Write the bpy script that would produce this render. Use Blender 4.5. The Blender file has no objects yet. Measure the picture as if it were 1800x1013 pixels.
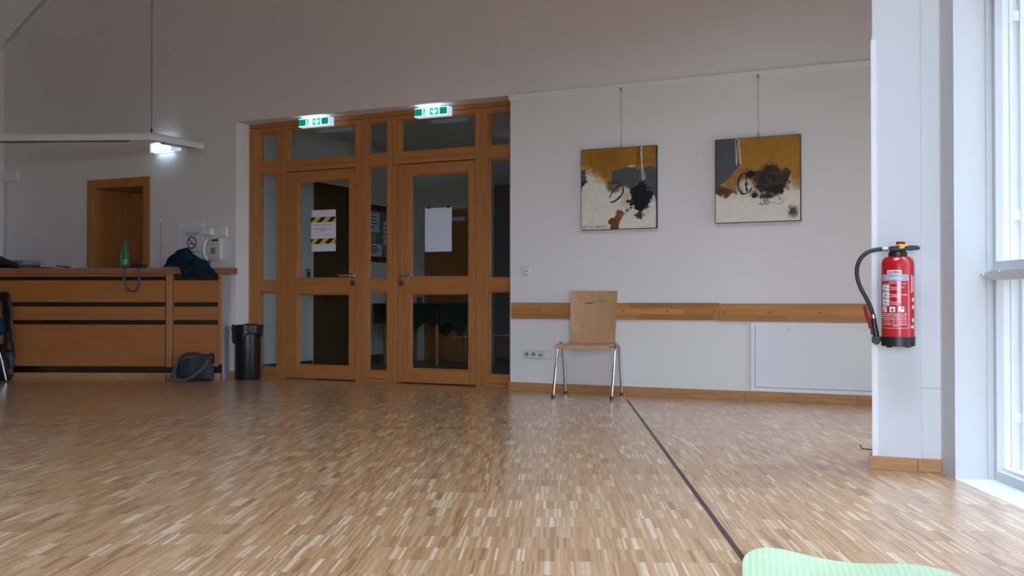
import bpy, math, random
import numpy as np
from mathutils import Vector, Matrix
from mathutils.geometry import delaunay_2d_cdt

random.seed(7)
scn = bpy.context.scene
COL = scn.collection

# ------------------------------------------------------------------ camera
F_PX = 1762.0
CAM_H = 0.78
HORIZON = 527.0
PHI = math.atan(F_PX / 3700.0)      # back wall turned away from the picture plane
GRID = math.atan(74 / 1762.0)       # parquet, counter and window wall direction
PITCH = math.atan((HORIZON - 506.5) / F_PX)
cam_d = bpy.data.cameras.new('camera')
cam_d.sensor_width = 36.0
cam_d.lens = F_PX / 1800.0 * 36.0
cam_d.clip_start = 0.05
cam = bpy.data.objects.new('camera', cam_d)
COL.objects.link(cam)
cam.location = (0, 0, CAM_H)
cam.rotation_euler = (math.pi / 2 + PITCH, 0, 0)
scn.camera = cam

def ray(px, py):
    a = (px - 900) / F_PX
    b = (506.5 - py) / F_PX
    cp, sp = math.cos(PITCH), math.sin(PITCH)
    return (a, cp - b * sp, sp + b * cp)

def floor_at(px, py, z=0.0):
    d = ray(px, py)
    t = (z - CAM_H) / d[2]
    return (d[0] * t, d[1] * t)

class Frame:
    """A vertical reference plane: x along it, y away from the camera, z up."""
    def __init__(self, origin, ang):
        self.o = origin
        self.ang = ang
        self.u = (math.cos(ang), -math.sin(ang))
        self.n = (math.sin(ang), math.cos(ang))
    def world(self, x, y, z=0.0):
        return Vector((self.o[0] + self.u[0] * x + self.n[0] * y, self.o[1] + self.u[1] * x + self.n[1] * y, z))
    def hit(self, px, py, y=0.0):
        d = ray(px, py)
        P = self.world(0, y)
        t = (P[0] * self.n[0] + P[1] * self.n[1]) / (d[0] * self.n[0] + d[1] * self.n[1])
        q = (d[0] * t, d[1] * t)
        return ((q[0] - self.o[0]) * self.u[0] + (q[1] - self.o[1]) * self.u[1], CAM_H + d[2] * t)
    def local(self, X, Y):
        dx, dy = X - self.o[0], Y - self.o[1]
        return (dx * self.u[0] + dy * self.u[1], dx * self.n[0] + dy * self.n[1])

WALL = Frame(floor_at(897, 686.2), PHI)
CNT = Frame(floor_at(300, 668), GRID)
WIN = Frame(floor_at(1679.4, 842.7), GRID)
PIL = Frame(floor_at(1527, 824.5), PHI)

# ------------------------------------------------------------------ materials
MATS = {}
def new_mat(name):
    m = bpy.data.materials.new(name)
    m.use_nodes = True
    nt = m.node_tree
    nt.nodes.clear()
    out = nt.nodes.new('ShaderNodeOutputMaterial')
    MATS[name] = m
    return m, nt, out

def N(nt, t, **kw):
    n = nt.nodes.new(t)
    for k, v in kw.items():
        if k.startswith('i_'):
            n.inputs[k[2:].replace('_', ' ')].default_value = v
        else:
            setattr(n, k, v)
    return n

def L(nt, a, b):
    nt.links.new(a, b)

def rgba(c):
    return (c[0], c[1], c[2], 1.0)

def srgb(r, g, b):
    def f(v):
        v /= 255.0
        return v / 12.92 if v <= 0.04045 else ((v + 0.055) / 1.055) ** 2.4
    return (f(r), f(g), f(b))

def plain(name, col, rough=0.5, metal=0.0, spec=0.5, bump=0.0, bscale=60.0, emit=None, estr=0.0, var=0.0, coat=0.0):
    m, nt, out = new_mat(name)
    p = N(nt, 'ShaderNodeBsdfPrincipled')
    p.inputs['Base Color'].default_value = rgba(col)
    p.inputs['Roughness'].default_value = rough
    p.inputs['Metallic'].default_value = metal
    p.inputs['Specular IOR Level'].default_value = spec
    p.inputs['Coat Weight'].default_value = coat
    if emit:
        p.inputs['Emission Color'].default_value = rgba(emit)
        p.inputs['Emission Strength'].default_value = estr
    tc = N(nt, 'ShaderNodeTexCoord')
    if bump > 0 or var > 0:
        no = N(nt, 'ShaderNodeTexNoise')
        no.inputs['Scale'].default_value = bscale
        no.inputs['Detail'].default_value = 4.0
        L(nt, tc.outputs['Object'], no.inputs['Vector'])
        if bump > 0:
            b = N(nt, 'ShaderNodeBump')
            b.inputs['Strength'].default_value = bump
            b.inputs['Distance'].default_value = 0.004
            L(nt, no.outputs['Fac'], b.inputs['Height'])
            L(nt, b.outputs['Normal'], p.inputs['Normal'])
        if var > 0:
            mx = N(nt, 'ShaderNodeMix', data_type='RGBA')
            mx.inputs[6].default_value = rgba([c * (1 - var) for c in col])
            mx.inputs[7].default_value = rgba([min(1, c * (1 + var)) for c in col])
            L(nt, no.outputs['Fac'], mx.inputs[0])
            L(nt, mx.outputs[2], p.inputs['Base Color'])
    L(nt, p.outputs['BSDF'], out.inputs['Surface'])
    return m

def wood(name, c1, c2, grain=(1.2, 22.0, 22.0), rough=0.45, spec=0.4, rings=0.0, blocks=None):
    """Grain runs along the axis with the small scale."""
    m, nt, out = new_mat(name)
    tc = N(nt, 'ShaderNodeTexCoord')
    mp = N(nt, 'ShaderNodeMapping')
    mp.inputs['Scale'].default_value = grain
    L(nt, tc.outputs['Object'], mp.inputs['Vector'])
    n1 = N(nt, 'ShaderNodeTexNoise')
    n1.inputs['Scale'].default_value = 2.0
    n1.inputs['Detail'].default_value = 9.0
    n1.inputs['Roughness'].default_value = 0.62
    n1.inputs['Distortion'].default_value = 0.6 + rings
    L(nt, mp.outputs['Vector'], n1.inputs['Vector'])
    cr = N(nt, 'ShaderNodeValToRGB')
    cr.color_ramp.elements[0].position = 0.3
    cr.color_ramp.elements[0].color = rgba(c1)
    cr.color_ramp.elements[1].position = 0.72
    cr.color_ramp.elements[1].color = rgba(c2)
    L(nt, n1.outputs['Fac'], cr.inputs['Fac'])
    col = cr.outputs['Color']
    if blocks:
        # glued-up staves: each stave its own tone
        bx, bz = blocks
        sx = N(nt, 'ShaderNodeSeparateXYZ')
        L(nt, tc.outputs['Object'], sx.inputs[0])
        dz = N(nt, 'ShaderNodeMath', operation='DIVIDE'); dz.inputs[1].default_value = bz
        L(nt, sx.outputs['Z'], dz.inputs[0])
        fz = N(nt, 'ShaderNodeMath', operation='FLOOR'); L(nt, dz.outputs[0], fz.inputs[0])
        wn0 = N(nt, 'ShaderNodeTexWhiteNoise', noise_dimensions='1D'); L(nt, fz.outputs[0], wn0.inputs['W'])
        ad = N(nt, 'ShaderNodeMath', operation='MULTIPLY_ADD'); ad.inputs[1].default_value = 3.7
        L(nt, wn0.outputs['Value'], ad.inputs[0])
        dx = N(nt, 'ShaderNodeMath', operation='DIVIDE'); dx.inputs[1].default_value = bx
        L(nt, sx.outputs['X'], dx.inputs[0]); L(nt, dx.outputs[0], ad.inputs[2])
        fx = N(nt, 'ShaderNodeMath', operation='FLOOR'); L(nt, ad.outputs[0], fx.inputs[0])
        cb = N(nt, 'ShaderNodeCombineXYZ'); L(nt, fx.outputs[0], cb.inputs[0]); L(nt, fz.outputs[0], cb.inputs[1])
        wn = N(nt, 'ShaderNodeTexWhiteNoise', noise_dimensions='3D'); L(nt, cb.outputs[0], wn.inputs['Vector'])
        mr = N(nt, 'ShaderNodeMapRange'); mr.inputs[3].default_value = 0.72; mr.inputs[4].default_value = 1.12
        L(nt, wn.outputs['Value'], mr.inputs[0])
        mu = N(nt, 'ShaderNodeMix', data_type='RGBA', blend_type='MULTIPLY'); mu.inputs[0].default_value = 1.0
        L(nt, col, mu.inputs[6]); L(nt, mr.outputs[0], mu.inputs[7])
        col = mu.outputs[2]
    p = N(nt, 'ShaderNodeBsdfPrincipled')
    p.inputs['Roughness'].default_value = rough
    p.inputs['Specular IOR Level'].default_value = spec
    L(nt, col, p.inputs['Base Color'])
    b = N(nt, 'ShaderNodeBump')
    b.inputs['Strength'].default_value = 0.08
    b.inputs['Distance'].default_value = 0.002
    L(nt, n1.outputs['Fac'], b.inputs['Height'])
    L(nt, b.outputs['Normal'], p.inputs['Normal'])
    L(nt, p.outputs['BSDF'], out.inputs['Surface'])
    return m

def glass(name, tint=(0.93, 0.97, 0.95), ior=1.5, boost=1.0):
    m, nt, out = new_mat(name)
    tr = N(nt, 'ShaderNodeBsdfTransparent'); tr.inputs['Color'].default_value = rgba(tint)
    gl = N(nt, 'ShaderNodeBsdfGlossy'); gl.inputs['Roughness'].default_value = 0.015
    fr = N(nt, 'ShaderNodeFresnel'); fr.inputs['IOR'].default_value = ior
    mu = N(nt, 'ShaderNodeMath', operation='MULTIPLY', use_clamp=True); mu.inputs[1].default_value = boost
    # one reflection per pane: the inner face of the thin sheet adds none of its own
    ge = N(nt, 'ShaderNodeNewGeometry')
    fs_ = N(nt, 'ShaderNodeMath', operation='SUBTRACT'); fs_.inputs[0].default_value = 1.0
    L(nt, ge.outputs['Backfacing'], fs_.inputs[1])
    m0 = N(nt, 'ShaderNodeMath', operation='MULTIPLY')
    L(nt, fr.outputs[0], m0.inputs[0]); L(nt, fs_.outputs[0], m0.inputs[1])
    L(nt, m0.outputs[0], mu.inputs[0])
    mx = N(nt, 'ShaderNodeMixShader')
    L(nt, mu.outputs[0], mx.inputs[0]); L(nt, tr.outputs[0], mx.inputs[1]); L(nt, gl.outputs[0], mx.inputs[2])
    L(nt, mx.outputs[0], out.inputs['Surface'])
    return m

def emission(name, col, s):
    m, nt, out = new_mat(name)
    e = N(nt, 'ShaderNodeEmission')
    e.inputs['Color'].default_value = rgba(col)
    e.inputs['Strength'].default_value = s
    L(nt, e.outputs[0], out.inputs['Surface'])
    return m

def parquet(name):
    """Industrial mosaic parquet: rows of narrow upright lamellas laid lengthwise."""
    m, nt, out = new_mat(name)
    tc = N(nt, 'ShaderNodeTexCoord')
    sx = N(nt, 'ShaderNodeSeparateXYZ')
    L(nt, tc.outputs['Object'], sx.inputs[0])
    def math_(op, a, b=None, clamp=False):
        n = N(nt, 'ShaderNodeMath', operation=op, use_clamp=clamp)
        for i, v in enumerate((a, b)):
            if v is None: continue
            if isinstance(v, (int, float)): n.inputs[i].default_value = v
            else: L(nt, v, n.inputs[i])
        return n.outputs[0]
    def cells(w, length, seed, drift):
        row = math_('FLOOR', math_('DIVIDE', sx.outputs['Y'], length))
        rw = N(nt, 'ShaderNodeTexWhiteNoise', noise_dimensions='1D'); L(nt, math_('ADD', row, seed), rw.inputs['W'])
        xs = math_('ADD', math_('DIVIDE', sx.outputs['X'], w), math_('MULTIPLY', rw.outputs['Value'], drift))
        colm = math_('FLOOR', xs)
        cb = N(nt, 'ShaderNodeCombineXYZ'); L(nt, colm, cb.inputs[0]); L(nt, row, cb.inputs[1]); cb.inputs[2].default_value = seed
        wn = N(nt, 'ShaderNodeTexWhiteNoise', noise_dimensions='3D'); L(nt, cb.outputs[0], wn.inputs['Vector'])
        return wn.outputs['Value'], xs
    va, xa = cells(0.0076, 0.150, 3.0, 7.3)
    vb, xb = cells(0.0304, 0.150, 11.0, 1.825)
    # narrow staves dominate, with wider blocks of related tone
    v = math_('ADD', math_('MULTIPLY', va, 0.62), math_('MULTIPLY', vb, 0.38))
    cr = N(nt, 'ShaderNodeValToRGB')
    e = cr.color_ramp.elements
    e[0].position = 0.08; e[0].color = rgba(PQ[0])
    e[1].position = 0.90; e[1].color = rgba(PQ[4])
    for pos, c in ((0.30, PQ[1]), (0.58, PQ[2]), (0.76, PQ[3])):
        x = e.new(pos); x.color = rgba(c)
    L(nt, v, cr.inputs['Fac'])
    mp = N(nt, 'ShaderNodeMapping'); mp.inputs['Scale'].default_value = (160, 9, 1)
    L(nt, tc.outputs['Object'], mp.inputs['Vector'])
    no = N(nt, 'ShaderNodeTexNoise'); no.inputs['Scale'].default_value = 1.0; no.inputs['Detail'].default_value = 3.0
    L(nt, mp.outputs['Vector'], no.inputs['Vector'])
    mr = N(nt, 'ShaderNodeMapRange'); mr.inputs[3].default_value = 0.90; mr.inputs[4].default_value = 1.10
    L(nt, no.outputs['Fac'], mr.inputs[0])
    mu = N(nt, 'ShaderNodeMix', data_type='RGBA', blend_type='MULTIPLY'); mu.inputs[0].default_value = 1.0
    L(nt, cr.outputs['Color'], mu.inputs[6]); L(nt, mr.outputs[0], mu.inputs[7])
    # joints across the rows and two expansion joints
    fr = math_('FRACT', math_('DIVIDE', sx.outputs['Y'], 0.150))
    j1 = math_('LESS_THAN', math_('ABSOLUTE', math_('SUBTRACT', fr, 0.5)), 0.492)
    ln = None
    for Y in JOINTS:
        g = math_('LESS_THAN', math_('ABSOLUTE', math_('SUBTRACT', sx.outputs['Y'], Y)), 0.008)
        ln = g if ln is None else math_('MAXIMUM', ln, g)
    dark = math_('SUBTRACT', 1.0, math_('MULTIPLY', ln, 0.55))
    dark = math_('MULTIPLY', dark, math_('ADD', math_('MULTIPLY', j1, 0.22), 0.78))
    m2 = N(nt, 'ShaderNodeMix', data_type='RGBA', blend_type='MULTIPLY'); m2.inputs[0].default_value = 1.0
    L(nt, mu.outputs[2], m2.inputs[6]); L(nt, dark, m2.inputs[7])
    p = N(nt, 'ShaderNodeBsdfPrincipled')
    L(nt, m2.outputs[2], p.inputs['Base Color'])
    p.inputs['Specular IOR Level'].default_value = 0.5
    p.inputs['Roughness'].default_value = 0.278
    p.inputs['Coat Weight'].default_value = 0.8; p.inputs['Coat Roughness'].default_value = 0.278; p.inputs['Coat IOR'].default_value = 1.6
    L(nt, p.outputs['BSDF'], out.inputs['Surface'])
    return m

PQ = [(0.35, 0.172, 0.070), (0.50, 0.268, 0.118), (0.585, 0.345, 0.168), (0.66, 0.430, 0.240), (0.82, 0.655, 0.465)]
JOINTS = []
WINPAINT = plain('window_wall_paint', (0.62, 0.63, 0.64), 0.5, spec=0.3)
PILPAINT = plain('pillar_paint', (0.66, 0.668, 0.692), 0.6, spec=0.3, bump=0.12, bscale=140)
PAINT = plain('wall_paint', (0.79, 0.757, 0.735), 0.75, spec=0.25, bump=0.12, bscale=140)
PAINT_SMOOTH = plain('white_lacquer', (0.82, 0.83, 0.84), 0.35, spec=0.4)
CEIL = plain('ceiling_paint', (0.78, 0.78, 0.78), 0.8, spec=0.2)
BEECH_V = wood('beech_upright', (0.40, 0.155, 0.044), (0.54, 0.232, 0.075), (26, 26, 1.3), 0.38)
BEECH_H = wood('beech_lengthwise', (0.40, 0.155, 0.044), (0.54, 0.232, 0.075), (1.3, 26, 26), 0.38)
RAILWOOD = wood('finger_jointed_beech', (0.46, 0.20, 0.058), (0.60, 0.285, 0.092), (1.6, 26, 26), 0.42, blocks=(0.62, 0.046))
BASEWOOD = wood('oak_skirting', (0.36, 0.165, 0.060), (0.56, 0.30, 0.130), (1.5, 30, 30), 0.45, rings=0.8)
CNTPANEL = wood('counter_beech', (0.37, 0.135, 0.038), (0.46, 0.185, 0.058), (1.0, 24, 30), 0.34)
CNTTOP = wood('counter_top_wood', (0.25, 0.115, 0.062), (0.34, 0.165, 0.092), (1.0, 20, 20), 0.32)
DARKWOOD = wood('brown_veneer', (0.075, 0.038, 0.017), (0.11, 0.058, 0.026), (20, 20, 1.1), 0.75, spec=0.08)
CHAIRWOOD = wood('moulded_beech_ply', (0.47, 0.255, 0.120), (0.585, 0.345, 0.180), (9, 9, 1.1), 0.30, rings=1.4)
METAL = plain('brushed_steel_strip', (0.17, 0.16, 0.15), 0.30, metal=1.0)
CHROME = plain('chrome', (0.72, 0.72, 0.73), 0.13, metal=1.0)
STEEL = plain('satin_steel', (0.58, 0.58, 0.57), 0.28, metal=1.0)
BLACKPL = plain('black_plastic', (0.014, 0.014, 0.016), 0.38)
RUBBER = plain('black_rubber', (0.020, 0.022, 0.027), 0.48)
BAGPL = plain('black_bin_liner', (0.008, 0.008, 0.010), 0.34, spec=0.6)
BINM = plain('black_painted_metal', (0.010, 0.011, 0.013), 0.36, spec=0.5)
WHITEPL = plain('white_plastic', (0.78, 0.78, 0.77), 0.4)
CREAMPL = plain('cream_plastic', (0.66, 0.64, 0.58), 0.42)
GREYPL = plain('grey_plastic', (0.30, 0.31, 0.34), 0.45)
RED = plain('red_enamel', (0.50, 0.012, 0.018), 0.20, spec=0.6, coat=0.4)
REDPL = plain('red_plastic', (0.24, 0.008, 0.014), 0.55, spec=0.25)
YELLOWPL = plain('yellow_plastic', (0.80, 0.55, 0.03), 0.4)
LABELWHITE = plain('label_white', (0.80, 0.78, 0.80), 0.35)
LABELPINK = plain('label_print_white', (0.86, 0.62, 0.64), 0.35)
LABELGREY = plain('label_grey_blue', (0.34, 0.42, 0.50), 0.35)
INK = plain('printing_ink', (0.012, 0.012, 0.016), 0.6)
INKRED = plain('red_ink', (0.30, 0.012, 0.020), 0.6)
PAPER = plain('paper', (0.74, 0.76, 0.84), 0.8, spec=0.2)
TAPEY = plain('yellow_tape', (0.72, 0.52, 0.03), 0.4)
GLASS = glass('window_glass', boost=1.7)
GLASSOUT = glass('clear_outer_glass', tint=(0.97, 0.98, 0.98))
MATGREEN = None
DENIM = plain('dark_teal_cloth', (0.005, 0.021, 0.038), 0.9, spec=0.2, bump=0.5, bscale=160, var=0.3)
DENIMD = plain('dark_lining', (0.004, 0.008, 0.014), 0.9, spec=0.2)
LEATHER = plain('black_leather', (0.007, 0.008, 0.010), 0.48, bump=0.3, bscale=90)
BLUECLOTH = plain('blue_cloth', (0.012, 0.030, 0.070), 0.8, spec=0.2, bump=0.4, bscale=120)
CANVASGREY = plain('grey_canvas', (0.052, 0.055, 0.066), 0.85, spec=0.2, bump=0.5, bscale=220, var=0.2)
STRAPGREY = plain('grey_webbing', (0.10, 0.10, 0.115), 0.75, spec=0.2, bump=0.3, bscale=300)
TANLEATHER = plain('tan_edging', (0.17, 0.10, 0.055), 0.6)
GREENGLASS = None
ALU = plain('window_profile_paint', (0.86, 0.87, 0.88), 0.4)
ALUGREY = plain('grey_profile_paint', (0.64, 0.66, 0.69), 0.45)
GREENCLOTH = plain('green_tablecloth', (0.006, 0.042, 0.028), 0.9, spec=0.1, bump=0.3, bscale=150)
GREYCLOTH = plain('grey_undercloth', (0.045, 0.042, 0.044), 0.9, spec=0.1)
DARKFLOOR = plain('dark_grey_floor', (0.10, 0.105, 0.11), 0.35, var=0.2, bscale=30)
STRIPDARK = plain('dark_floor_strip', (0.050, 0.034, 0.034), 0.4)

# ------------------------------------------------------------------ mesh helper
class MB:
    def __init__(self):
        self.v = []
        self.f = []
    def add(self, verts, faces, M=None):
        b = len(self.v)
        for p in verts:
            p = Vector(p)
            if M is not None: p = M @ p
            self.v.append(tuple(p))
        for f in faces:
            self.f.append(tuple(b + i for i in f))
        return self
    def box(self, x0, x1, y0, y1, z0, z1, M=None):
        x0, x1 = min(x0, x1), max(x0, x1); y0, y1 = min(y0, y1), max(y0, y1); z0, z1 = min(z0, z1), max(z0, z1)
        vs = [(x0, y0, z0), (x1, y0, z0), (x1, y1, z0), (x0, y1, z0), (x0, y0, z1), (x1, y0, z1), (x1, y1, z1), (x0, y1, z1)]
        fs = [(0, 3, 2, 1), (4, 5, 6, 7), (0, 1, 5, 4), (1, 2, 6, 5), (2, 3, 7, 6), (3, 0, 4, 7)]
        return self.add(vs, fs, M)
    def frame(self, x0, x1, z0, z1, w, y0, y1, wb=None, wt=None):
        """Rectangular ring in the x-z plane."""
        wb = w if wb is None else wb; wt = w if wt is None else wt
        self.box(x0, x0 + w, y0, y1, z0, z1); self.box(x1 - w, x1, y0, y1, z0, z1)
        self.box(x0 + w, x1 - w, y0, y1, z0, z0 + wb); self.box(x0 + w, x1 - w, y0, y1, z1 - wt, z1)
        return self
    def prism(self, poly, y0, y1, axis='y', M=None):
        """Polygon (a,b) swept along an axis; counter-clockwise seen from -y."""
        n = len(poly)
        def pt(a, b, c):
            return {'y': (a, c, b), 'x': (c, a, b), 'z': (a, b, c)}[axis]
        vs = [pt(a, b, y0) for a, b in poly] + [pt(a, b, y1) for a, b in poly]
        fs = [tuple(range(n)), tuple(range(2 * n - 1, n - 1, -1))]
        for i in range(n):
            j = (i + 1) % n
            fs.append((i, i + n, j + n, j))
        return self.add(vs, fs, M)
    def lathe(self, prof, n=32, cx=0.0, cy=0.0, M=None, wob=None):
        vs, fs = [], []
        for k, (r, z) in enumerate(prof):
            for i in range(n):
                a = 2 * math.pi * i / n
                rr = max(r, 1e-5)
                if wob: rr *= wob(k, a)
                vs.append((cx + rr * math.cos(a), cy + rr * math.sin(a), z))
        m = len(prof)
        for k in range(m - 1):
            for i in range(n):
                j = (i + 1) % n
                fs.append((k * n + i, k * n + j, (k + 1) * n + j, (k + 1) * n + i))
        fs.append(tuple(range(n - 1, -1, -1)))
        fs.append(tuple(range((m - 1) * n, m * n)))
        return self.add(vs, fs, M)
    def tube(self, pts, r, n=10, M=None, closed=False):
        pts = [Vector(p) for p in pts]
        rs = r if isinstance(r, (list, tuple)) else [r] * len(pts)
        m = len(pts)
        tang = []
        for i in range(m):
            a = pts[i - 1] if (i > 0 or closed) else pts[i]
            b = pts[(i + 1) % m] if (i < m - 1 or closed) else pts[i]
            tang.append((b - a).normalized())
        ref = Vector((0, 0, 1)) if abs(tang[0].z) < 0.9 else Vector((1, 0, 0))
        nrm = (ref - tang[0] * ref.dot(tang[0])).normalized()
        vs, fs = [], []
        for i in range(m):
            nrm = (nrm - tang[i] * nrm.dot(tang[i]))
            nrm = nrm.normalized() if nrm.length > 1e-6 else Vector((1, 0, 0))
            bn = tang[i].cross(nrm)
            for k in range(n):
                a = 2 * math.pi * k / n
                vs.append(pts[i] + (nrm * math.cos(a) + bn * math.sin(a)) * rs[i])
        for i in range(m - 1 + (1 if closed else 0)):
            i2 = (i + 1) % m
            for k in range(n):
                k2 = (k + 1) % n
                fs.append((i * n + k, i * n + k2, i2 * n + k2, i2 * n + k))
        if not closed:
            fs.append(tuple(range(n - 1, -1, -1)))
            fs.append(tuple(range((m - 1) * n, m * n)))
        return self.add(vs, fs, M)
    def ribbon(self, pts, side, w, t, M=None):
        """Flat strap: pts along, side = width direction, t = thickness."""
        pts = [Vector(p) for p in pts]
        m = len(pts)
        sides = side if isinstance(side, list) else [side] * m
        vs, fs = [], []
        for i in range(m):
            tg = (pts[min(i + 1, m - 1)] - pts[max(i - 1, 0)]).normalized()
            s = Vector(sides[i]); s = (s - tg * s.dot(tg)).normalized()
            nn = tg.cross(s)
            for a, b in ((-1, -1), (1, -1), (1, 1), (-1, 1)):
                vs.append(pts[i] + s * a * w / 2 + nn * b * t / 2)
        for i in range(m - 1):
            for k in range(4):
                k2 = (k + 1) % 4
                fs.append((i * 4 + k, i * 4 + k2, i * 4 + 4 + k2, i * 4 + 4 + k))
        fs.append((3, 2, 1, 0)); fs.append(tuple(range((m - 1) * 4, m * 4)))
        return self.add(vs, fs, M)
    def grid(self, rows, M=None, thick=None):
        """rows: list of rows of points -> sheet, doubled to a solid when thick is given."""
        R, C = len(rows), len(rows[0])
        vs = [p for row in rows for p in row]
        fs = [(i * C + j, i * C + j + 1, (i + 1) * C + j + 1, (i + 1) * C + j) for i in range(R - 1) for j in range(C - 1)]
        return self.add(vs, fs, M)
    def build(self, name, mat, parent=None, loc=None, rot=0.0, smooth=False, bevel=0.0, solid=0.0, sub=0, angle=38, seg=2):
        me = bpy.data.meshes.new(name)
        me.from_pydata(self.v, [], self.f)
        me.validate()
        import bmesh
        bm = bmesh.new(); bm.from_mesh(me)
        bmesh.ops.recalc_face_normals(bm, faces=bm.faces)
        bm.to_mesh(me); bm.free()
        me.materials.append(mat)
        if smooth:
            me.polygons.foreach_set('use_smooth', [True] * len(me.polygons))
            if not sub: me.set_sharp_from_angle(angle=math.radians(angle))
        me.update()
        o = bpy.data.objects.new(name, me)
        COL.objects.link(o)
        if parent is not None: o.parent = parent
        if loc is not None: o.location = loc
        o.rotation_euler = (0, 0, rot)
        if solid:
            s = o.modifiers.new('solid', 'SOLIDIFY'); s.thickness = abs(solid); s.offset = 1.0 if solid > 0 else (-1.0)
        if sub:
            s = o.modifiers.new('sub', 'SUBSURF'); s.levels = sub; s.render_levels = sub
        if bevel:
            s = o.modifiers.new('bevel', 'BEVEL'); s.width = bevel; s.segments = seg; s.limit_method = 'ANGLE'; s.angle_limit = math.radians(40)
        return o

def box(*a):
    return MB().box(*a)

def tag(o, label, cat, group=None):
    o['label'] = label
    o['category'] = cat
    if group: o['group'] = group
    return o

def structure(o, label=None):
    o['kind'] = 'structure'
    if label: o['label'] = label
    return o

def thing(name, label, cat, loc=(0, 0, 0), rot=0.0, group=None):
    o = bpy.data.objects.new(name, None)
    COL.objects.link(o)
    o.empty_display_size = 0.1
    o.location = loc
    o.rotation_euler = (0, 0, rot)
    return tag(o, label, cat, group)

def on(frame, x, y, z=0.0):
    return dict(loc=frame.world(x, y, z), rot=-frame.ang)

FONT_CACHE = {}
def text_mesh(s, size, spacing=1.0):
    """Letters as flat triangles (x right, y up), anchored at the left of the base line; returns verts, faces, width."""
    key = (s, size, spacing)
    if key in FONT_CACHE: return FONT_CACHE[key]
    cu = bpy.data.curves.new('t', 'FONT')
    cu.body = s; cu.size = size; cu.resolution_u = 3; cu.space_character = spacing
    ob = bpy.data.objects.new('t', cu); COL.objects.link(ob)
    dg = bpy.context.evaluated_depsgraph_get()
    me = bpy.data.meshes.new_from_object(ob.evaluated_get(dg))
    vs = [tuple(v.co) for v in me.vertices]; fs = [tuple(p.vertices) for p in me.polygons]
    bpy.data.objects.remove(ob); bpy.data.curves.remove(cu); bpy.data.meshes.remove(me)
    w = max((v[0] for v in vs), default=0.0)
    FONT_CACHE[key] = (vs, fs, w)
    return FONT_CACHE[key]

def put_text(mb, s, size, x, z, y, align='c', width=None, mapf=None, bold=0.0):
    """Lay a line of lettering on the x-z plane facing -y; width squeezes or stretches the line to that width."""
    vs, fs, w = text_mesh(s, size)
    if not vs: return
    k = (width / w) if width else 1.0
    off = {'l': 0, 'c': -w * k / 2, 'r': -w * k}[align]
    reps = [(0, 0)] if not bold else [(0, 0), (bold, 0), (-bold, 0), (0, bold)]
    for q, (bx, bz) in enumerate(reps):
        pts = [(x + off + a * k + bx, y - 0.00003 * q, z + b + bz) for a, b, _ in vs]
        if mapf: pts = [mapf(*p) for p in pts]
        mb.add(pts, fs)

def disc(mb, x, z, r, y0, y1, n=24, sx=1.0):
    mb.prism([(x + r * sx * math.cos(2 * math.pi * i / n), z + r * math.sin(2 * math.pi * i / n)) for i in range(n)], y0, y1)

def ring(mb, x, z, r0, r1, y0, y1, n=32):
    vs, fs = [], []
    for i in range(n):
        a = 2 * math.pi * i / n
        for r, y in ((r0, y0), (r1, y0), (r1, y1), (r0, y1)):
            vs.append((x + r * math.cos(a), y, z + r * math.sin(a)))
    for i in range(n):
        j = (i + 1) % n
        for k in range(4):
            k2 = (k + 1) % 4
            fs.append((i * 4 + k, j * 4 + k, j * 4 + k2, i * 4 + k2))
    mb.add(vs, fs)

def smooth_path(pts, n=8):
    """Catmull-Rom through the points."""
    P = [Vector(p) for p in pts]
    P = [P[0] * 2 - P[1]] + P + [P[-1] * 2 - P[-2]]
    out = []
    for i in range(1, len(P) - 2):
        for k in range(n):
            t = k / n
            a, b, c, d = P[i - 1], P[i], P[i + 1], P[i + 2]
            out.append(0.5 * ((2 * b) + (c - a) * t + (2 * a - 5 * b + 4 * c - d) * t * t + (3 * b - a - 3 * c + d) * t ** 3))
    out.append(P[-2])
    return out

def vnoise(seed):
    rng = np.random.RandomState(seed)
    tab = rng.rand(64, 64)
    def f(x, y):
        x = np.asarray(x, float); y = np.asarray(y, float)
        xi = np.floor(x).astype(int); yi = np.floor(y).astype(int)
        fx = x - xi; fy = y - yi
        fx = fx * fx * (3 - 2 * fx); fy = fy * fy * (3 - 2 * fy)
        g = lambda a, b: tab[a % 64, b % 64]
        return (g(xi, yi) * (1 - fx) + g(xi + 1, yi) * fx) * (1 - fy) + (g(xi, yi + 1) * (1 - fx) + g(xi + 1, yi + 1) * fx) * fy
    return f
def fbm(f, x, y, o=4):
    s = 0; a = 0.5; t = 0
    for k in range(o):
        s = s + a * f(x * 2 ** k + 17.3 * k, y * 2 ** k + 5.1 * k); t += a; a *= 0.55
    return s / t

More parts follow.
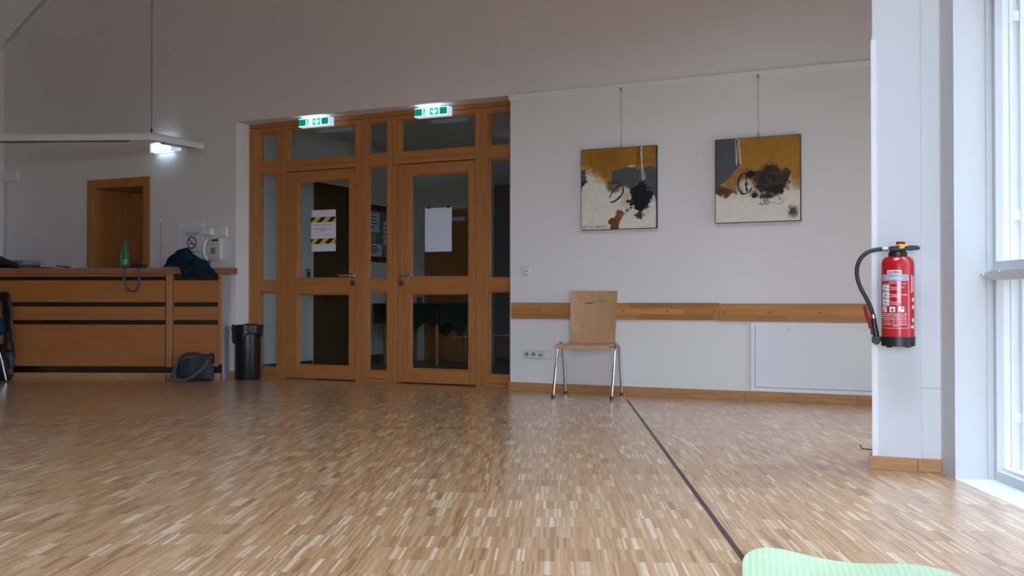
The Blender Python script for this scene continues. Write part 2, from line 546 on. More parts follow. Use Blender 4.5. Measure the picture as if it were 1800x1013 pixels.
def pillow(outline, depth, step, ymid=lambda x, z: 0.0, fold=0.0, fscale=20.0, seed=1, power=0.5, back=1.0):
    """A stuffed shape: outline in (x,z), bulging to both sides of its middle surface; folds press into it."""
    P = [Vector(p) for p in outline]
    dense = []
    for i in range(len(P)):
        a, b = P[i], P[(i + 1) % len(P)]
        k = max(1, int((b - a).length / step))
        for q in range(k): dense.append(a + (b - a) * (q / k))
    def inside(x, z):
        c = False; j = len(dense) - 1
        for i in range(len(dense)):
            if (dense[i].y > z) != (dense[j].y > z) and x < (dense[j].x - dense[i].x) * (z - dense[i].y) / (dense[j].y - dense[i].y) + dense[i].x:
                c = not c
            j = i
        return c
    def dist(x, z):
        best = 9e9; p = Vector((x, z))
        for i in range(len(dense)):
            a, b = dense[i], dense[(i + 1) % len(dense)]
            ab = b - a; t = max(0, min(1, (p - a).dot(ab) / max(ab.length_squared, 1e-12)))
            best = min(best, (p - a - ab * t).length)
        return best
    xs = [p.x for p in dense]; zs = [p.y for p in dense]
    pts = list(dense)
    x = min(xs); row = 0
    z = min(zs)
    while z < max(zs):
        x = min(xs) + (step / 2 if row % 2 else 0)
        while x < max(xs):
            if inside(x, z) and dist(x, z) > step * 0.55: pts.append(Vector((x, z)))
            x += step
        z += step * 0.87; row += 1
    nb = len(dense)
    edges = [(i, (i + 1) % nb) for i in range(nb)]
    vv, ee, ff, *_ = delaunay_2d_cdt(pts, edges, [], 1, 1e-7)
    nf = vnoise(seed)
    D = [dist(p.x, p.y) for p in vv]
    mx = max(D)
    mb = MB()
    front, backv = [], []
    for p, d in zip(vv, D):
        h = (max(d, 0) / mx) ** power
        fo = (float(fbm(nf, p.x * fscale, p.y * fscale * 0.7)) - 0.5) * fold * min(1, d / (step * 1.2))
        ym = ymid(p.x, p.y)
        front.append((p.x, ym - depth * h + fo, p.y)); backv.append((p.x, ym + depth * back * h * 0.8 + 0.0005, p.y))
    n = len(vv)
    mb.add(front + backv, [tuple(f) for f in ff] + [tuple(n + i for i in reversed(f)) for f in ff])
    nbv = [i for i, d in enumerate(D) if d < 1e-6]
    # close the rim
    cnt = {}
    for f in ff:
        for a, b in zip(f, list(f[1:]) + [f[0]]):
            cnt[(min(a, b), max(a, b))] = cnt.get((min(a, b), max(a, b)), 0) + 1
    for (a, b), c in cnt.items():
        if c == 1: mb.f.append((a, b, b + n, a + n))
    return mb

# ------------------------------------------------------------------ room shell
S_L, S_TOP = -3.021, 2.547          # glazed opening in the back wall: s from S_L to 0
S_CORNER = -6.39
ROOF_H = 5.6
WT = 0.25                           # wall thickness
DOOR_Y = 0.20                       # the glazed front sits this far back in the opening
ST0, ST1, STZ = -4.985, -4.233, 1.99   # staff door opening

fl = Frame((0, 0), GRID)
def fpt(p): return fl.local(p[0], p[1])
for py in (697, 753):
    JOINTS.append(fpt(floor_at(900, py))[1])
PARQ = parquet('mosaic_parquet')
REAR = -1.6
UNSEEN_BROWN = wood('unseen_brown_damping', (0.14, 0.07, 0.035), (0.22, 0.12, 0.06), (20, 20, 1.0), 0.5)  # added brown finish for unseen walls and ceiling, soaks up bounced light
room = [WALL.world(S_CORNER, 0), WALL.world(S_CORNER, -10), Vector((-10.2, REAR, 0)), WIN.world(0, REAR - 4.365), WIN.world(0, 0.2), WIN.world(1.75, 0.2),
        WALL.world(4.9, 0), WALL.world(0, 0), WALL.world(0, 0.235), WALL.world(S_L, 0.235), WALL.world(S_L, 0)]
o = MB().prism([fpt(p) for p in room], -0.12, 0.0, axis='z').build('floor', PARQ, rot=-GRID)
structure(o)
# dark strip let into the parquet
a = fpt(floor_at(1102, 702.5)); b = fpt(floor_at(1277.5, 940))
o = box(a[0] - 0.009, a[0] + 0.009, -1.0, a[1], 0.0, 0.0012).build('trim_1', STRIPDARK, rot=-GRID)
structure(o, 'dark strip let into the parquet floor')

w = MB()
for s0, s1, z0, z1 in ((S_CORNER - 0.2, ST0, 0, ROOF_H), (ST0, ST1, STZ, ROOF_H), (ST1, S_L, 0, ROOF_H), (S_L, 0.0, S_TOP, ROOF_H), (0.0, 5.1, 0, ROOF_H)):
    w.box(s0, s1, 0, WT, z0, z1)
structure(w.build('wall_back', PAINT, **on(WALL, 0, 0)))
structure(box(S_CORNER - 0.2, S_CORNER, -1.1, 0.0, 0, ROOF_H).build('wall_left', PAINT, **on(WALL, 0, 0)))
structure(box(S_CORNER - 0.2, S_CORNER, -10.2, -1.1, 0, ROOF_H).build('wall_left.002', UNSEEN_BROWN, **on(WALL, 0, 0)))  # unseen part of the left wall, darkened to weaken its reflection in the glass
c = WALL.world(S_CORNER, -10)
structure(box(-10.4, -10.2, REAR - 0.2, c[1] + 0.2, 0, ROOF_H).build('wall_left.001', UNSEEN_BROWN))
RW0, RW1, RZ0, RZ1 = -1.25, 1.6, 0.08, 2.2       # wide window added unseen behind the camera to light pillar and floor
m = MB().box(-10.4, RW0, REAR - 0.2, REAR, 0, ROOF_H).box(RW1, 2.2, REAR - 0.2, REAR, 0, ROOF_H).box(RW0, RW1, REAR - 0.2, REAR, 0, RZ0).box(RW0, RW1, REAR - 0.2, REAR, RZ1, ROOF_H)
structure(m.build('wall_front', UNSEEN_BROWN))
m = MB().frame(RW0, RW1, RZ0, RZ1, 0.06, REAR - 0.14, REAR - 0.06)
m.box(0.14, 0.20, REAR - 0.14, REAR - 0.06, RZ0 + 0.06, RZ1 - 0.06)
structure(m.build('window_6', ALU))
# ceiling: a slope rising from the left eaves to a level ceiling, kept 4 cm clear of the gable wall
SLOPE = 0.667
s_top = S_CORNER + (ROOF_H - 3.668) / SLOPE
yr0 = (WALL.world(s_top, 0)[1] - (REAR - 0.2)) / WALL.n[1]
m = MB()
m.prism([(S_CORNER - 0.3, 3.668 - 0.3 * SLOPE), (s_top, ROOF_H), (s_top, ROOF_H + 0.2), (S_CORNER - 0.3, 3.868 - 0.3 * SLOPE)], -yr0, -0.035)
m.prism([(S_CORNER - 0.3, 3.71 - 0.3 * SLOPE), (s_top, ROOF_H + 0.042), (s_top, ROOF_H + 0.2), (S_CORNER - 0.3, 3.868 - 0.3 * SLOPE)], -0.034, 0.0)
structure(m.build('ceiling', CEIL, **on(WALL, 0, 0)))
structure(box(s_top, 5.1, -0.034, 0.3, ROOF_H, ROOF_H + 0.2).build('ceiling.001', CEIL, **on(WALL, 0, 0)))
yr = (WALL.world(s_top, 0)[1] - (REAR - 0.2)) / WALL.n[1]
rp = [WALL.world(s_top, -0.035), WALL.world(s_top, -yr), WIN.world(0.32, REAR - 4.6), WIN.world(0.32, 0.3), WIN.world(2.0, 0.34), WALL.world(5.1, -2.0), WALL.world(5.1, -0.035)]
SKX0, SKX1, SKY0, SKY1 = -1.9, 1.5, 0.5, 3.3
SKH = ROOF_H + 1.5      # roof opening added out of view to brighten the near floor
lowr = [p for p in rp]
def clip(poly, ax, v, keep_less):
    out = []
    for i in range(len(poly)):
        a_, b_ = poly[i], poly[(i + 1) % len(poly)]
        ia = (a_[ax] <= v) == keep_less; ib = (b_[ax] <= v) == keep_less
        if ia: out.append(a_)
        if ia != ib: out.append(a_ + (b_ - a_) * ((v - a_[ax]) / (b_[ax] - a_[ax])))
    return out
mid = clip(clip(rp, 1, SKY0, False), 1, SKY1, True)
for pc in (clip(rp, 1, SKY0, True), clip(rp, 1, SKY1, False), clip(mid, 0, SKX0, True), clip(mid, 0, SKX1, False)):
    structure(MB().prism([(p[0], p[1]) for p in pc], ROOF_H, ROOF_H + 0.2, axis='z').build('ceiling.002', UNSEEN_BROWN))  # unseen level ceiling, browned to dim and warm the upper walls
m = MB().box(SKX0 - 0.1, SKX0, SKY0 - 0.1, SKY1 + 0.1, ROOF_H + 0.2, SKH).box(SKX1, SKX1 + 0.1, SKY0 - 0.1, SKY1 + 0.1, ROOF_H + 0.2, SKH)  # shaft shaped to send light down and leave the upper walls dim
m.box(SKX0, SKX1, SKY0 - 0.1, SKY0, ROOF_H + 0.2, SKH).box(SKX0, SKX1, SKY1, SKY1 + 0.1, ROOF_H + 0.2, SKH)
structure(m.build('ceiling.003', UNSEEN_BROWN), 'added unseen shaft that keeps the roof opening off the upper walls')
m = MB().box(SKX0, SKX0 + 0.05, SKY0, SKY1, SKH - 0.1, SKH).box(SKX1 - 0.05, SKX1, SKY0, SKY1, SKH - 0.1, SKH)
m.box(SKX0, SKX1, SKY0, SKY0 + 0.05, SKH - 0.1, SKH).box(SKX0, SKX1, SKY1 - 0.05, SKY1, SKH - 0.1, SKH)
structure(m.build('window_7', ALU))  # rim of the added roof opening
k = 0.045
m = MB().prism([(S_CORNER, 3.668 - 0.02), (s_top, ROOF_H - 0.02), (s_top, ROOF_H - 0.02 - k), (S_CORNER, 3.668 - 0.02 - k)], -0.016, 0.0)
structure(m.build('trim_2', PAINT, **on(WALL, 0, 0)), 'flat bead along the sloping ceiling edge')

# alcove on the right beyond the pillar, with a window added unseen to light it
m = MB()
m.box(4.9, 5.1, -0.35, 0.0, 0, ROOF_H).box(4.9, 5.1, -2.3, -1.8, 0, ROOF_H).box(4.9, 5.1, -1.8, -0.35, 0, 0.05).box(4.9, 5.1, -1.8, -0.35, 2.3, ROOF_H)
structure(m.build('wall_right', PAINT, **on(WALL, 0, 0)))
structure(box(0.0, 2.05, 0.14, 0.34, 0, ROOF_H).build('wall_right.001', PAINT, **on(WIN, 0, 0)))

# window wall on the camera's right
WOPEN = [(-1.3, 0.0), (-4.6, -3.0)]
WTOP = 2.35
m = MB()
m.box(0, 0.32, 0.0, 0.14, 0, ROOF_H)
prev = 0.0
for y0, y1 in WOPEN:
    if prev != y1: m.box(0, 0.32, y1, prev, 0, ROOF_H)
    m.box(0, 0.32, y0, y1, WTOP, ROOF_H)
    prev = y0
m.box(0, 0.32, REAR - 4.6, prev, 0, ROOF_H)
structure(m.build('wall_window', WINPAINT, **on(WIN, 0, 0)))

# window 1: tall glazed front beside the pillar, seen almost edge-on
W0 = 0.165
def win_front(idx, y0, y1, detail):
    m = MB()
    fw = 0.030
    m.box(W0, W0 + 0.03, y1 - fw, y1, 0.0, WTOP).box(W0, W0 + 0.03, y0, y0 + fw, 0, WTOP)
    m.box(W0, W0 + 0.03, y0 + fw, y1 - fw, 0.0, 0.042).box(W0, W0 + 0.03, y0 + fw, y1 - fw, WTOP - 0.05, WTOP)
    m.box(W0 - 0.004, W0 + 0.03, y0 + fw, y1 - fw, 0.895, 0.945)
    o = m.build('window_%d' % idx, ALUGREY if detail else ALU, bevel=0.002, **on(WIN, 0, 0))
    structure(o)
    q = MB()
    if detail:
        prof = [(0.195, 0.222, 0.030), (0.222, 0.230, 0.018), (0.230, 0.240, 0.026), (0.240, 0.273, 0.014), (0.273, 0.292, 0.030), (0.292, 0.300, 0.018), (0.300, 0.330, 0.034)]
    else:
        prof = [(0.195, 0.30, 0.03)]
    for a_, b_, d_ in prof:
        q.box(a_, b_, y1 - d_, y1, 0.0, WTOP)
        q.box(a_, b_, y0, y0 + d_, 0.0, WTOP)
        q.box(a_, b_, y0 + d_, y1 - d_, 0.0, 0.055 if b_ < 0.27 else 0.04)
        q.box(a_, b_, y0 + d_, y1 - d_, 0.900, 0.940)
    if detail:
        for z in (0.27, 1.145, 2.01):
            q.box(0.240, 0.273, y1 - 0.026, y1, z - 0.022, z + 0.022)
    q.build('sash', ALU, parent=o, bevel=0.0015)
    box(0.262, 0.266, y0 + 0.02, y1 - 0.012, 0.04, WTOP).build('pane', GLASSOUT, parent=o)
    box(0.0, W0 + 0.03, y0, y1, -0.10, 0.001).build('sill', PAINT_SMOOTH, parent=o)
    if detail:
        b = MB()
        b.prism([(-0.002, 0.892), (-0.15, 0.905), (y0, 0.905), (y0, 0.862), (-0.15, 0.862)], 0.105, W0 - 0.005, axis='x')
        g = b.build('guard_bar', ALUGREY, parent=o, bevel=0.002)
        for yy, zz in ((-0.045, 0.888), (-0.20, 0.897), (-0.75, 0.885)):
            t = MB().lathe([(0.006, 0), (0.005, 0.003), (0.0, 0.003)], 12, M=Matrix.Translation((0.105, yy, zz)) @ Matrix.Rotation(-math.pi / 2, 4, 'Y'))
            t.build('screw', STEEL, parent=g, smooth=True)
    return o
win_front(1, WOPEN[0][0], WOPEN[0][1], True)
win_front(2, WOPEN[1][0], WOPEN[1][1], False)
# lining of the reveal next to window 1
o = box(W0 - 0.028, W0 - 0.001, -0.006, 0.0, 0.001, WTOP).build('trim_3', WINPAINT, bevel=0.001, **on(WIN, 0, 0))
structure(o, 'narrow white cover strip beside the tall window')
# added alcove window, out of view, brightens the right of the back wall
m = MB().frame(-1.8, -0.35, 0.05, 2.3, 0.07, 0, 0.06)
M = Matrix.Rotation(math.radians(90), 4, 'Z')
q = MB().add([(5.0 - v[1], v[0], v[2]) for v in m.v], m.f)
structure(q.build('window_4', ALU, **on(WALL, 0, 0)))

# pillar (end of the window wall) with its boxed-in side and skirting
K = PIL.hit
x_a = K(1534, 600, 0.013)[0]; x_b = K(1619.5, 600, 0.013)[0]; x_c = K(1621.5, 600, 0.03)[0]; x_d = K(1672, 600, 0.03)[0]
z_bead = K(1532, 70, 0.013)[1]
m = MB().box(x_a + 0.003, x_b, 0.013, 0.26, 0, ROOF_H)
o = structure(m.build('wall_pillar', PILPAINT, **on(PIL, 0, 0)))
m = MB().box(x_a - 0.003, x_a + 0.022, 0.009, 0.05, 0.0, z_bead).box(x_a - 0.003, x_a + 0.0005, 0.0095, 0.26, 0.0, z_bead)
m.build('corner_guard', PAINT_SMOOTH, parent=o)
zj = K(1640, 683, 0.03)[1]
m = MB().box(x_c - 0.004, x_d, 0.03, 0.26, 0, zj - 0.002).box(x_c - 0.004, x_d, 0.03, 0.26, zj + 0.002, ROOF_H).box(x_c, x_d - 0.01, 0.036, 0.25, zj - 0.01, zj + 0.01)
m.build('side_panel', PILPAINT, parent=o)
box(x_b - 0.01, x_c + 0.002, 0.045, 0.25, 0, ROOF_H).build('shadow_gap', GREYPL, parent=o)  # grey backing added to stop light leaking through and darken the gap
hb = K(1570, 804, 0.0)[1]
o = MB().box(0.0, K(1613, 820)[0], 0.0, 0.013, 0, hb).box(0.0, 0.013, 0.013, 0.30, 0, hb).build('baseboard_pillar', BASEWOOD, bevel=0.002, **on(PIL, 0, 0))
structure(o)
o = box(K(1613.2, 820)[0], K(1655, 820)[0], 0.008, 0.03, 0, hb * 0.99).build('baseboard_pillar.001', BASEWOOD, bevel=0.003, **on(PIL, 0, 0))
structure(o)

# skirting, rails and picture rail on the back wall
BB = 0.072
jx = [0.0, 1.06, 2.02, WALL.hit(1508, 705)[0], 4.9]
m = MB()
for i in range(4): m.box(jx[i] + (0.0008 if i else -0.012), jx[i + 1] - 0.0008, -0.014, 0.0, 0.0, BB)
m.box(-0.012, 0.0, 0.0, DOOR_Y, 0.0, BB)
structure(m.build('baseboard_back', BASEWOOD, bevel=0.0015, **on(WALL, 0, 0)))
m = MB().box(-3.40, S_L + 0.012, -0.014, 0.0, 0, BB).box(S_L, S_L + 0.012, 0.0, DOOR_Y, 0, BB)
structure(m.build('baseboard_back.001', BASEWOOD, bevel=0.0015, **on(WALL, 0, 0)))
m = MB().box(-0.012, 4.9, -0.012, 0.0, 2.520, 2.550).box(-0.012, 4.9, -0.006, 0, 2.505, 2.520)
structure(m.build('trim_4', PAINT_SMOOTH, bevel=0.002, **on(WALL, 0, 0)), 'picture rail')
for i, (s0, s1, z0, z1, dots) in enumerate(((0.017, 1.8165, 0.618, 0.754, [907, 949, 1096, 1174, 1256]), (1.8185, 4.4, 0.614, 0.7505, [1272, 1353, 1442]))):
    o = box(0, s1 - s0, -0.020, -0.001, 0, z1 - z0).build('trim_%d' % (5 + i), RAILWOOD, bevel=0.0015, **on(WALL, s0, 0, z0))
    structure(o, 'beech wall rail board')
    for px in dots:
        q = MB(); s = WALL.hit(px, 545)[0] - s0
        disc(q, s, (z1 - z0) / 2, 0.0065, -0.0206, -0.0195, 14)
        q.build('screw', plain('screw_plug', (0.16, 0.06, 0.018), 0.5) if 'screw_plug' not in MATS else MATS['screw_plug'], parent=o)

# ------------------------------------------------------------------ glazed entrance front
def bead(mb, x0, x1, z0, z1, w=0.013, y0=0.216, y1=0.246):
    mb.frame(x0, x1, z0, z1, w, y0, y1)
ZT0, ZT1, ZG = 2.044, 2.155, 2.462
ZM0, ZM1, ZB = 0.857, 0.968, 0.102
m = MB()
Y0, Y1 = DOOR_Y, DOOR_Y + 0.068
# verticals, each doubled so that the joint shows as a groove
for a_, b_ in ((S_L, -2.985), (-2.985, -2.893), (-2.676, -2.622), (-2.622, -2.5635), (-1.7405, -1.672), (-1.672, -1.603), (-1.383, -1.325), (-1.325, -1.268), (-0.4425, -0.378), (-0.378, -0.318), (-0.100, 0.0)):
    m.box(a_ + 0.0012, b_ - 0.0012, Y0 if a_ != S_L else Y0 - 0.006, Y1, 0.0, ZG + 0.02)
for a_, b_ in ((-2.5635, -2.5375), (-1.268, -1.242)): m.box(a_, b_, Y0 + 0.001, Y1, ZT1, ZG + 0.02)
hz = MB()
hz.box(S_L, 0, Y0 - 0.007, Y1, ZG + 0.045, S_TOP - 0.002).box(S_L + 0.036, 0, Y0 + 0.001, Y1, ZG, ZG + 0.0435)
for a_, b_ in ((-2.893, -2.676), (-1.603, -1.383), (-0.318, -0.100)):
    hz.box(a_, b_, Y0 + 0.001, Y1, ZT0, ZT1).box(a_, b_, Y0 + 0.001, Y1, ZM0, ZM1).box(a_, b_, Y0 + 0.001, Y1, 0.032, ZB).box(a_, b_, Y0 - 0.006, Y1, 0.0, 0.03)
for a_, b_ in ((-2.5635, -1.7405), (-1.268, -0.4425)):
    hz.box(a_, b_, Y0 + 0.001, Y1, ZT0 + 0.057, ZT1).box(a_, b_, Y0 - 0.005, Y1, ZT0 + 0.003, ZT0 + 0.055)
LIGHTS = []
for a_, b_ in ((-2.893, -2.676), (-1.603, -1.383), (-0.318, -0.100)):
    for z0, z1 in ((ZT1, ZG), (ZM1, ZT0), (ZB, ZM0)):
        LIGHTS.append((a_, b_, z0, z1))
for a_, b_ in ((-2.5635, -1.7405), (-1.268, -0.4425)):
    LIGHTS.append((a_ + 0.026, b_ - 0.002, ZT1, ZG))
front = m.build('window_5', BEECH_V, bevel=0.003, **on(WALL, 0, 0))
structure(front, 'beech framed glazed entrance front')
hz.build('transom', BEECH_H, parent=front, bevel=0.003)
q = MB()
for a_, b_, z0, z1 in LIGHTS: bead(q, a_, b_, z0, z1)
q.build('glazing_bead', BEECH_H, parent=front, bevel=0.002)
for a_, b_, z0, z1 in LIGHTS:
    box(a_ + 0.006, b_ - 0.006, 0.236, 0.2395, z0 + 0.006, z1 - 0.006).build('pane', GLASS, parent=front)

def leaf(idx, x0, x1, g0, g1, hpx, hdir):
    z0, z1 = 0.012, 2.040
    m = MB()
    y0, y1 = DOOR_Y + 0.002, DOOR_Y + 0.062
    m.box(x0, g0, y0, y1, z0, z1).box(g1, x1, y0, y1, z0, z1)
    o = m.build('door_%d' % idx, BEECH_V, bevel=0.003, **on(WALL, 0, 0))
    structure(o)
    r = MB().box(g0, g1, y0 + 0.0005, y1, z0, 0.134).box(g0, g1, y0 + 0.0005, y1, 0.838, 0.983).box(g0, g1, y0 + 0.0005, y1, 1.944, z1)
    r.build('rail', BEECH_H, parent=o, bevel=0.003)
    q = MB(); bead(q, g0, g1, 0.134, 0.838); bead(q, g0, g1, 0.983, 1.944)
    q.build('glazing_bead', BEECH_H, parent=o, bevel=0.002)
    for a_, b_ in ((0.140, 0.832), (0.989, 1.938)):
        box(g0 + 0.006, g1 - 0.006, 0.236, 0.2395, a_, b_).build('pane', GLASS, parent=o)
    hx, hz = WALL.hit(hpx, 484.5, y0)
    q = MB()
    q.lathe([(0.026, 0), (0.026, 0.006), (0.022, 0.009), (0.0, 0.009)], 24, M=Matrix.Translation((hx, y0, hz)) @ Matrix.Rotation(math.pi / 2, 4, 'X'))
    q.tube(smooth_path([(hx, y0, hz), (hx, y0 - 0.035, hz), (hx + hdir * 0.012, y0 - 0.048, hz), (hx + hdir * 0.06, y0 - 0.05, hz), (hx + hdir * 0.135, y0 - 0.047, hz)], 5), 0.0095, 10)
    q.build('door_handle', STEEL, parent=o, smooth=True)
    lz = WALL.hit(hpx, 498, y0)[1]
    q = MB(); ring(q, hx, lz, 0.012, 0.027, y0 - 0.006, y0, 28)
    disc(q, hx, lz, 0.0085, y0 - 0.009, y0, 16)
    lp = q.build('lock_plate', STEEL, parent=o)
    q = MB(); q.box(hx - 0.002, hx + 0.002, y0 - 0.0095, y0 - 0.0085, lz - 0.006, lz + 0.004); q.build('keyhole', INK, parent=lp)
    return o
leaf(1, -2.5595, -1.7445, -2.4255, -1.8095, 620, -1)
leaf(2, -1.2640, -0.4465, -1.1365, -0.5145, 705.5, 1)

# staff door: deep beech-lined passage with a closed leaf at its far end
m = MB()
m.box(ST0 - 0.072, ST0 + 0.004, -0.016, -0.0005, 0, 2.066).box(ST1 - 0.004, ST1 + 0.080, -0.016, -0.0005, 0, 2.066).box(ST0 + 0.004, ST1 - 0.004, -0.016, -0.0005, STZ - 0.004, 2.066)
o = m.build('door_3', BEECH_V, bevel=0.003, **on(WALL, 0, 0)); structure(o, 'beech lined opening behind the counter')
m = MB().box(ST0 + 0.0005, ST0 + 0.018, -0.010, 0.54, 0, STZ - 0.001).box(ST1 - 0.018, ST1 - 0.0005, -0.010, 0.54, 0, STZ - 0.001).box(ST0 + 0.018, ST1 - 0.018, -0.010, 0.54, STZ - 0.02, STZ - 0.001)
m.build('lining', DARKWOOD2 if 'DARKWOOD2' in globals() else BEECH_V, parent=o)
m = MB().box(ST0 + 0.02, ST0 + 0.045, 0.46, 0.50, 0, STZ - 0.02).box(ST0 + 0.02, ST1 - 0.02, 0.50, 0.54, 0.005, STZ - 0.02)
m.build('door_leaf', BEECH_V, parent=o, bevel=0.002)
structure(box(ST0 - 0.1, ST1 + 0.1, 0.545, 0.6, -0.1, STZ + 0.1).build('wall_passage', PAINT, **on(WALL, 0, 0)))
structure(box(ST0, ST1, 0.0, 0.545, -0.1, 0.0).build('floor_passage', DARKFLOOR, **on(WALL, 0, 0)))

# ------------------------------------------------------------------ hallway behind the glass
HX0, HX1, HY1, HH = -3.045, 2.7, 3.42, 2.62
structure(box(HX0 - 0.2, HX1 + 0.2, 0.236, HY1 + 0.2, -0.12, -0.001).build('floor_hallway', DARKFLOOR, **on(WALL, 0, 0)))
structure(box(HX0 - 0.2, HX1 + 0.2, WT + 0.001, HY1 + 0.2, HH, HH + 0.1).build('ceiling_hallway', CEIL, **on(WALL, 0, 0)))
structure(box(HX0 - 0.15, HX0, WT + 0.001, HY1 + 0.15, 0, HH).build('wall_hallway_left', PAINT, **on(WALL, 0, 0)))
structure(box(HX0, HX1 + 0.15, HY1, HY1 + 0.15, 0, HH).build('wall_hallway_back', PAINT, **on(WALL, 0, 0)))
m = MB().box(HX1, HX1 + 0.15, WT, 1.4, 0, HH).box(HX1, HX1 + 0.15, 2.0, HY1, 0, HH).box(HX1, HX1 + 0.15, 1.4, 2.0, 0, 1.1).box(HX1, HX1 + 0.15, 1.4, 2.0, 1.75, HH)  # opening added out of view to let daylight into the hallway
structure(m.build('wall_hallway_right', PAINT, **on(WALL, 0, 0)))
SKIRTD = plain('dark_grey_skirting', (0.06, 0.062, 0.068), 0.5)
m = MB().box(HX0, HX0 + 0.015, WT, 1.27, 0, 0.11).box(HX0, HX0 + 0.015, 2.27, HY1, 0, 0.11)
structure(m.build('baseboard_hallway', SKIRTD, **on(WALL, 0, 0)))
# door on the left hallway wall
m = MB().box(HX0, HX0 + 0.03, 1.30, 1.38, 0, 2.09).box(HX0, HX0 + 0.03, 2.18, 2.26, 0, 2.09).box(HX0, HX0 + 0.03, 1.38, 2.18, 2.01, 2.09)
o = structure(m.build('door_4', DARKWOOD, bevel=0.003, **on(WALL, 0, 0)))
box(HX0, HX0 + 0.012, 1.38, 2.18, 0.005, 2.01).build('door_leaf', DARKWOOD, parent=o)
# door in the far hallway wall
d0 = WALL.hit(748, 500, HY1)[0]; d1 = WALL.hit(838, 500, HY1)[0]; dz = WALL.hit(800, 368, HY1)[1]
m = MB().frame(d0, d1, 0, dz, 0.075, HY1 - 0.03, HY1 - 0.001, wb=0.0001)
o = structure(m.build('door_5', BEECH_V, bevel=0.003, **on(WALL, 0, 0)))
box(d0 + 0.075, d1 - 0.075, HY1 - 0.02, HY1 - 0.001, 0.005, dz - 0.075).build('door_leaf', BEECH_V, parent=o)
ca = WALL.hit(790, 382, HY1 - 0.06); cb = WALL.hit(813, 388.5, HY1 - 0.06)
box(ca[0], cb[0] + 0.02, HY1 - 0.07, HY1 - 0.02, cb[1], ca[1]).build('door_closer', WHITEPL, parent=o, bevel=0.004)
# light switch and cover on the pale hallway wall (seen through the left door)
t = thing('wall_switch', 'small grey switch plate on the pale hallway wall seen through the left door', 'switch', **on(WALL, HX0, 1.20, 1.0))
box(0, 0.012, -0.04, 0.04, 0, 0.12).build('plate', GREYPL, parent=t, bevel=0.003)
box(0.0122, 0.016, -0.022, 0.022, 0.035, 0.085).build('rocker', INK, parent=t)
# dark tall cupboard at the far right of the hallway
k0 = WALL.hit(869, 500, HY1 - 0.4)[0]
t = thing('tall_cupboard', 'dark grey tall cupboard behind the narrow right glass strip', 'cupboard', **on(WALL, k0 + 0.5, HY1 - 0.02))
GRAPH = plain('graphite_laminate', (0.15, 0.155, 0.165), 0.6)
box(-0.5, 0.5, -0.38, 0.0, 0.0, 2.16).build('body', GRAPH, parent=t)
box(-0.495, -0.003, -0.40, -0.381, 0.09, 2.15).build('door', GRAPH, parent=t, bevel=0.002)
box(0.003, 0.495, -0.40, -0.381, 0.09, 2.15).build('door', GRAPH, parent=t, bevel=0.002)
box(-0.49, 0.49, -0.385, -0.381, 0.0, 0.08).build('plinth', SKIRTD, parent=t)
# round ceiling lamp in the hallway
cx, cz = WALL.hit(873, 282, 2.0)
t = thing('ceiling_lamp', 'round white ceiling lamp in the hallway, unlit', 'lamp', **on(WALL, cx + 0.1, 2.0, HH))
MB().lathe([(0.16, 0.0), (0.165, -0.02), (0.16, -0.03)], 32).build('base', WHITEPL, parent=t, smooth=True)
MB().lathe([(0.15, -0.031), (0.14, -0.07), (0.10, -0.10), (0.0, -0.115)], 32).build('shade', LABELWHITE, parent=t, smooth=True)
# red notice board on the left hallway wall
ND = dict(y0=2.30, y1=3.28, z0=1.24, z1=1.93)
t = thing('notice_board', 'dark red framed notice board with pinned sheets on the hallway wall', 'notice board', **on(WALL, HX0, 2.79, 1.24))
REDF = plain('dark_red_frame', (0.15, 0.012, 0.016), 0.6, spec=0.2)
ww, hh = 0.49, 0.69
MB().box(0, 0.05, -ww, -ww + 0.06, 0, hh).box(0, 0.05, ww - 0.06, ww, 0, hh).box(0, 0.05, -ww + 0.06, ww - 0.06, 0, 0.06).box(0, 0.05, -ww + 0.06, ww - 0.06, hh - 0.06, hh).build('frame', REDF, parent=t, bevel=0.002)
box(0.001, 0.02, -ww + 0.06, ww - 0.06, 0.06, hh - 0.06).build('board', plain('pin_board', (0.20, 0.22, 0.22), 0.8), parent=t)
SHEETS = [(-0.40, 0.36, 0.21, 0.24, PAPER, 'white sheet'), (-0.41, 0.24, 0.14, 0.09, plain('yellow_paper', (0.42, 0.40, 0.06), 0.8), 'yellow note'), (-0.40, 0.07, 0.26, 0.15, PAPER, ''), (-0.10, 0.22, 0.21, 0.29, PAPER, '')]
for y, z, a_, b_, mt, lb in SHEETS:
    x = box(0.0205, 0.0215, y, y + a_, z, z + b_).build('sheet', mt, parent=t)
    x['label'] = 'yellow note' if lb.startswith('yellow') else 'white sheet'
    q = MB()
    if mt is PAPER:
        for k in range(4): q.box(0.0216, 0.0219, y + 0.02, y + a_ * (0.5 + 0.1 * ((k * 3) % 4)), z + b_ * (0.25 + 0.17 * k), z + b_ * (0.25 + 0.17 * k) + 0.012)
        q.build('print', INK, parent=x)
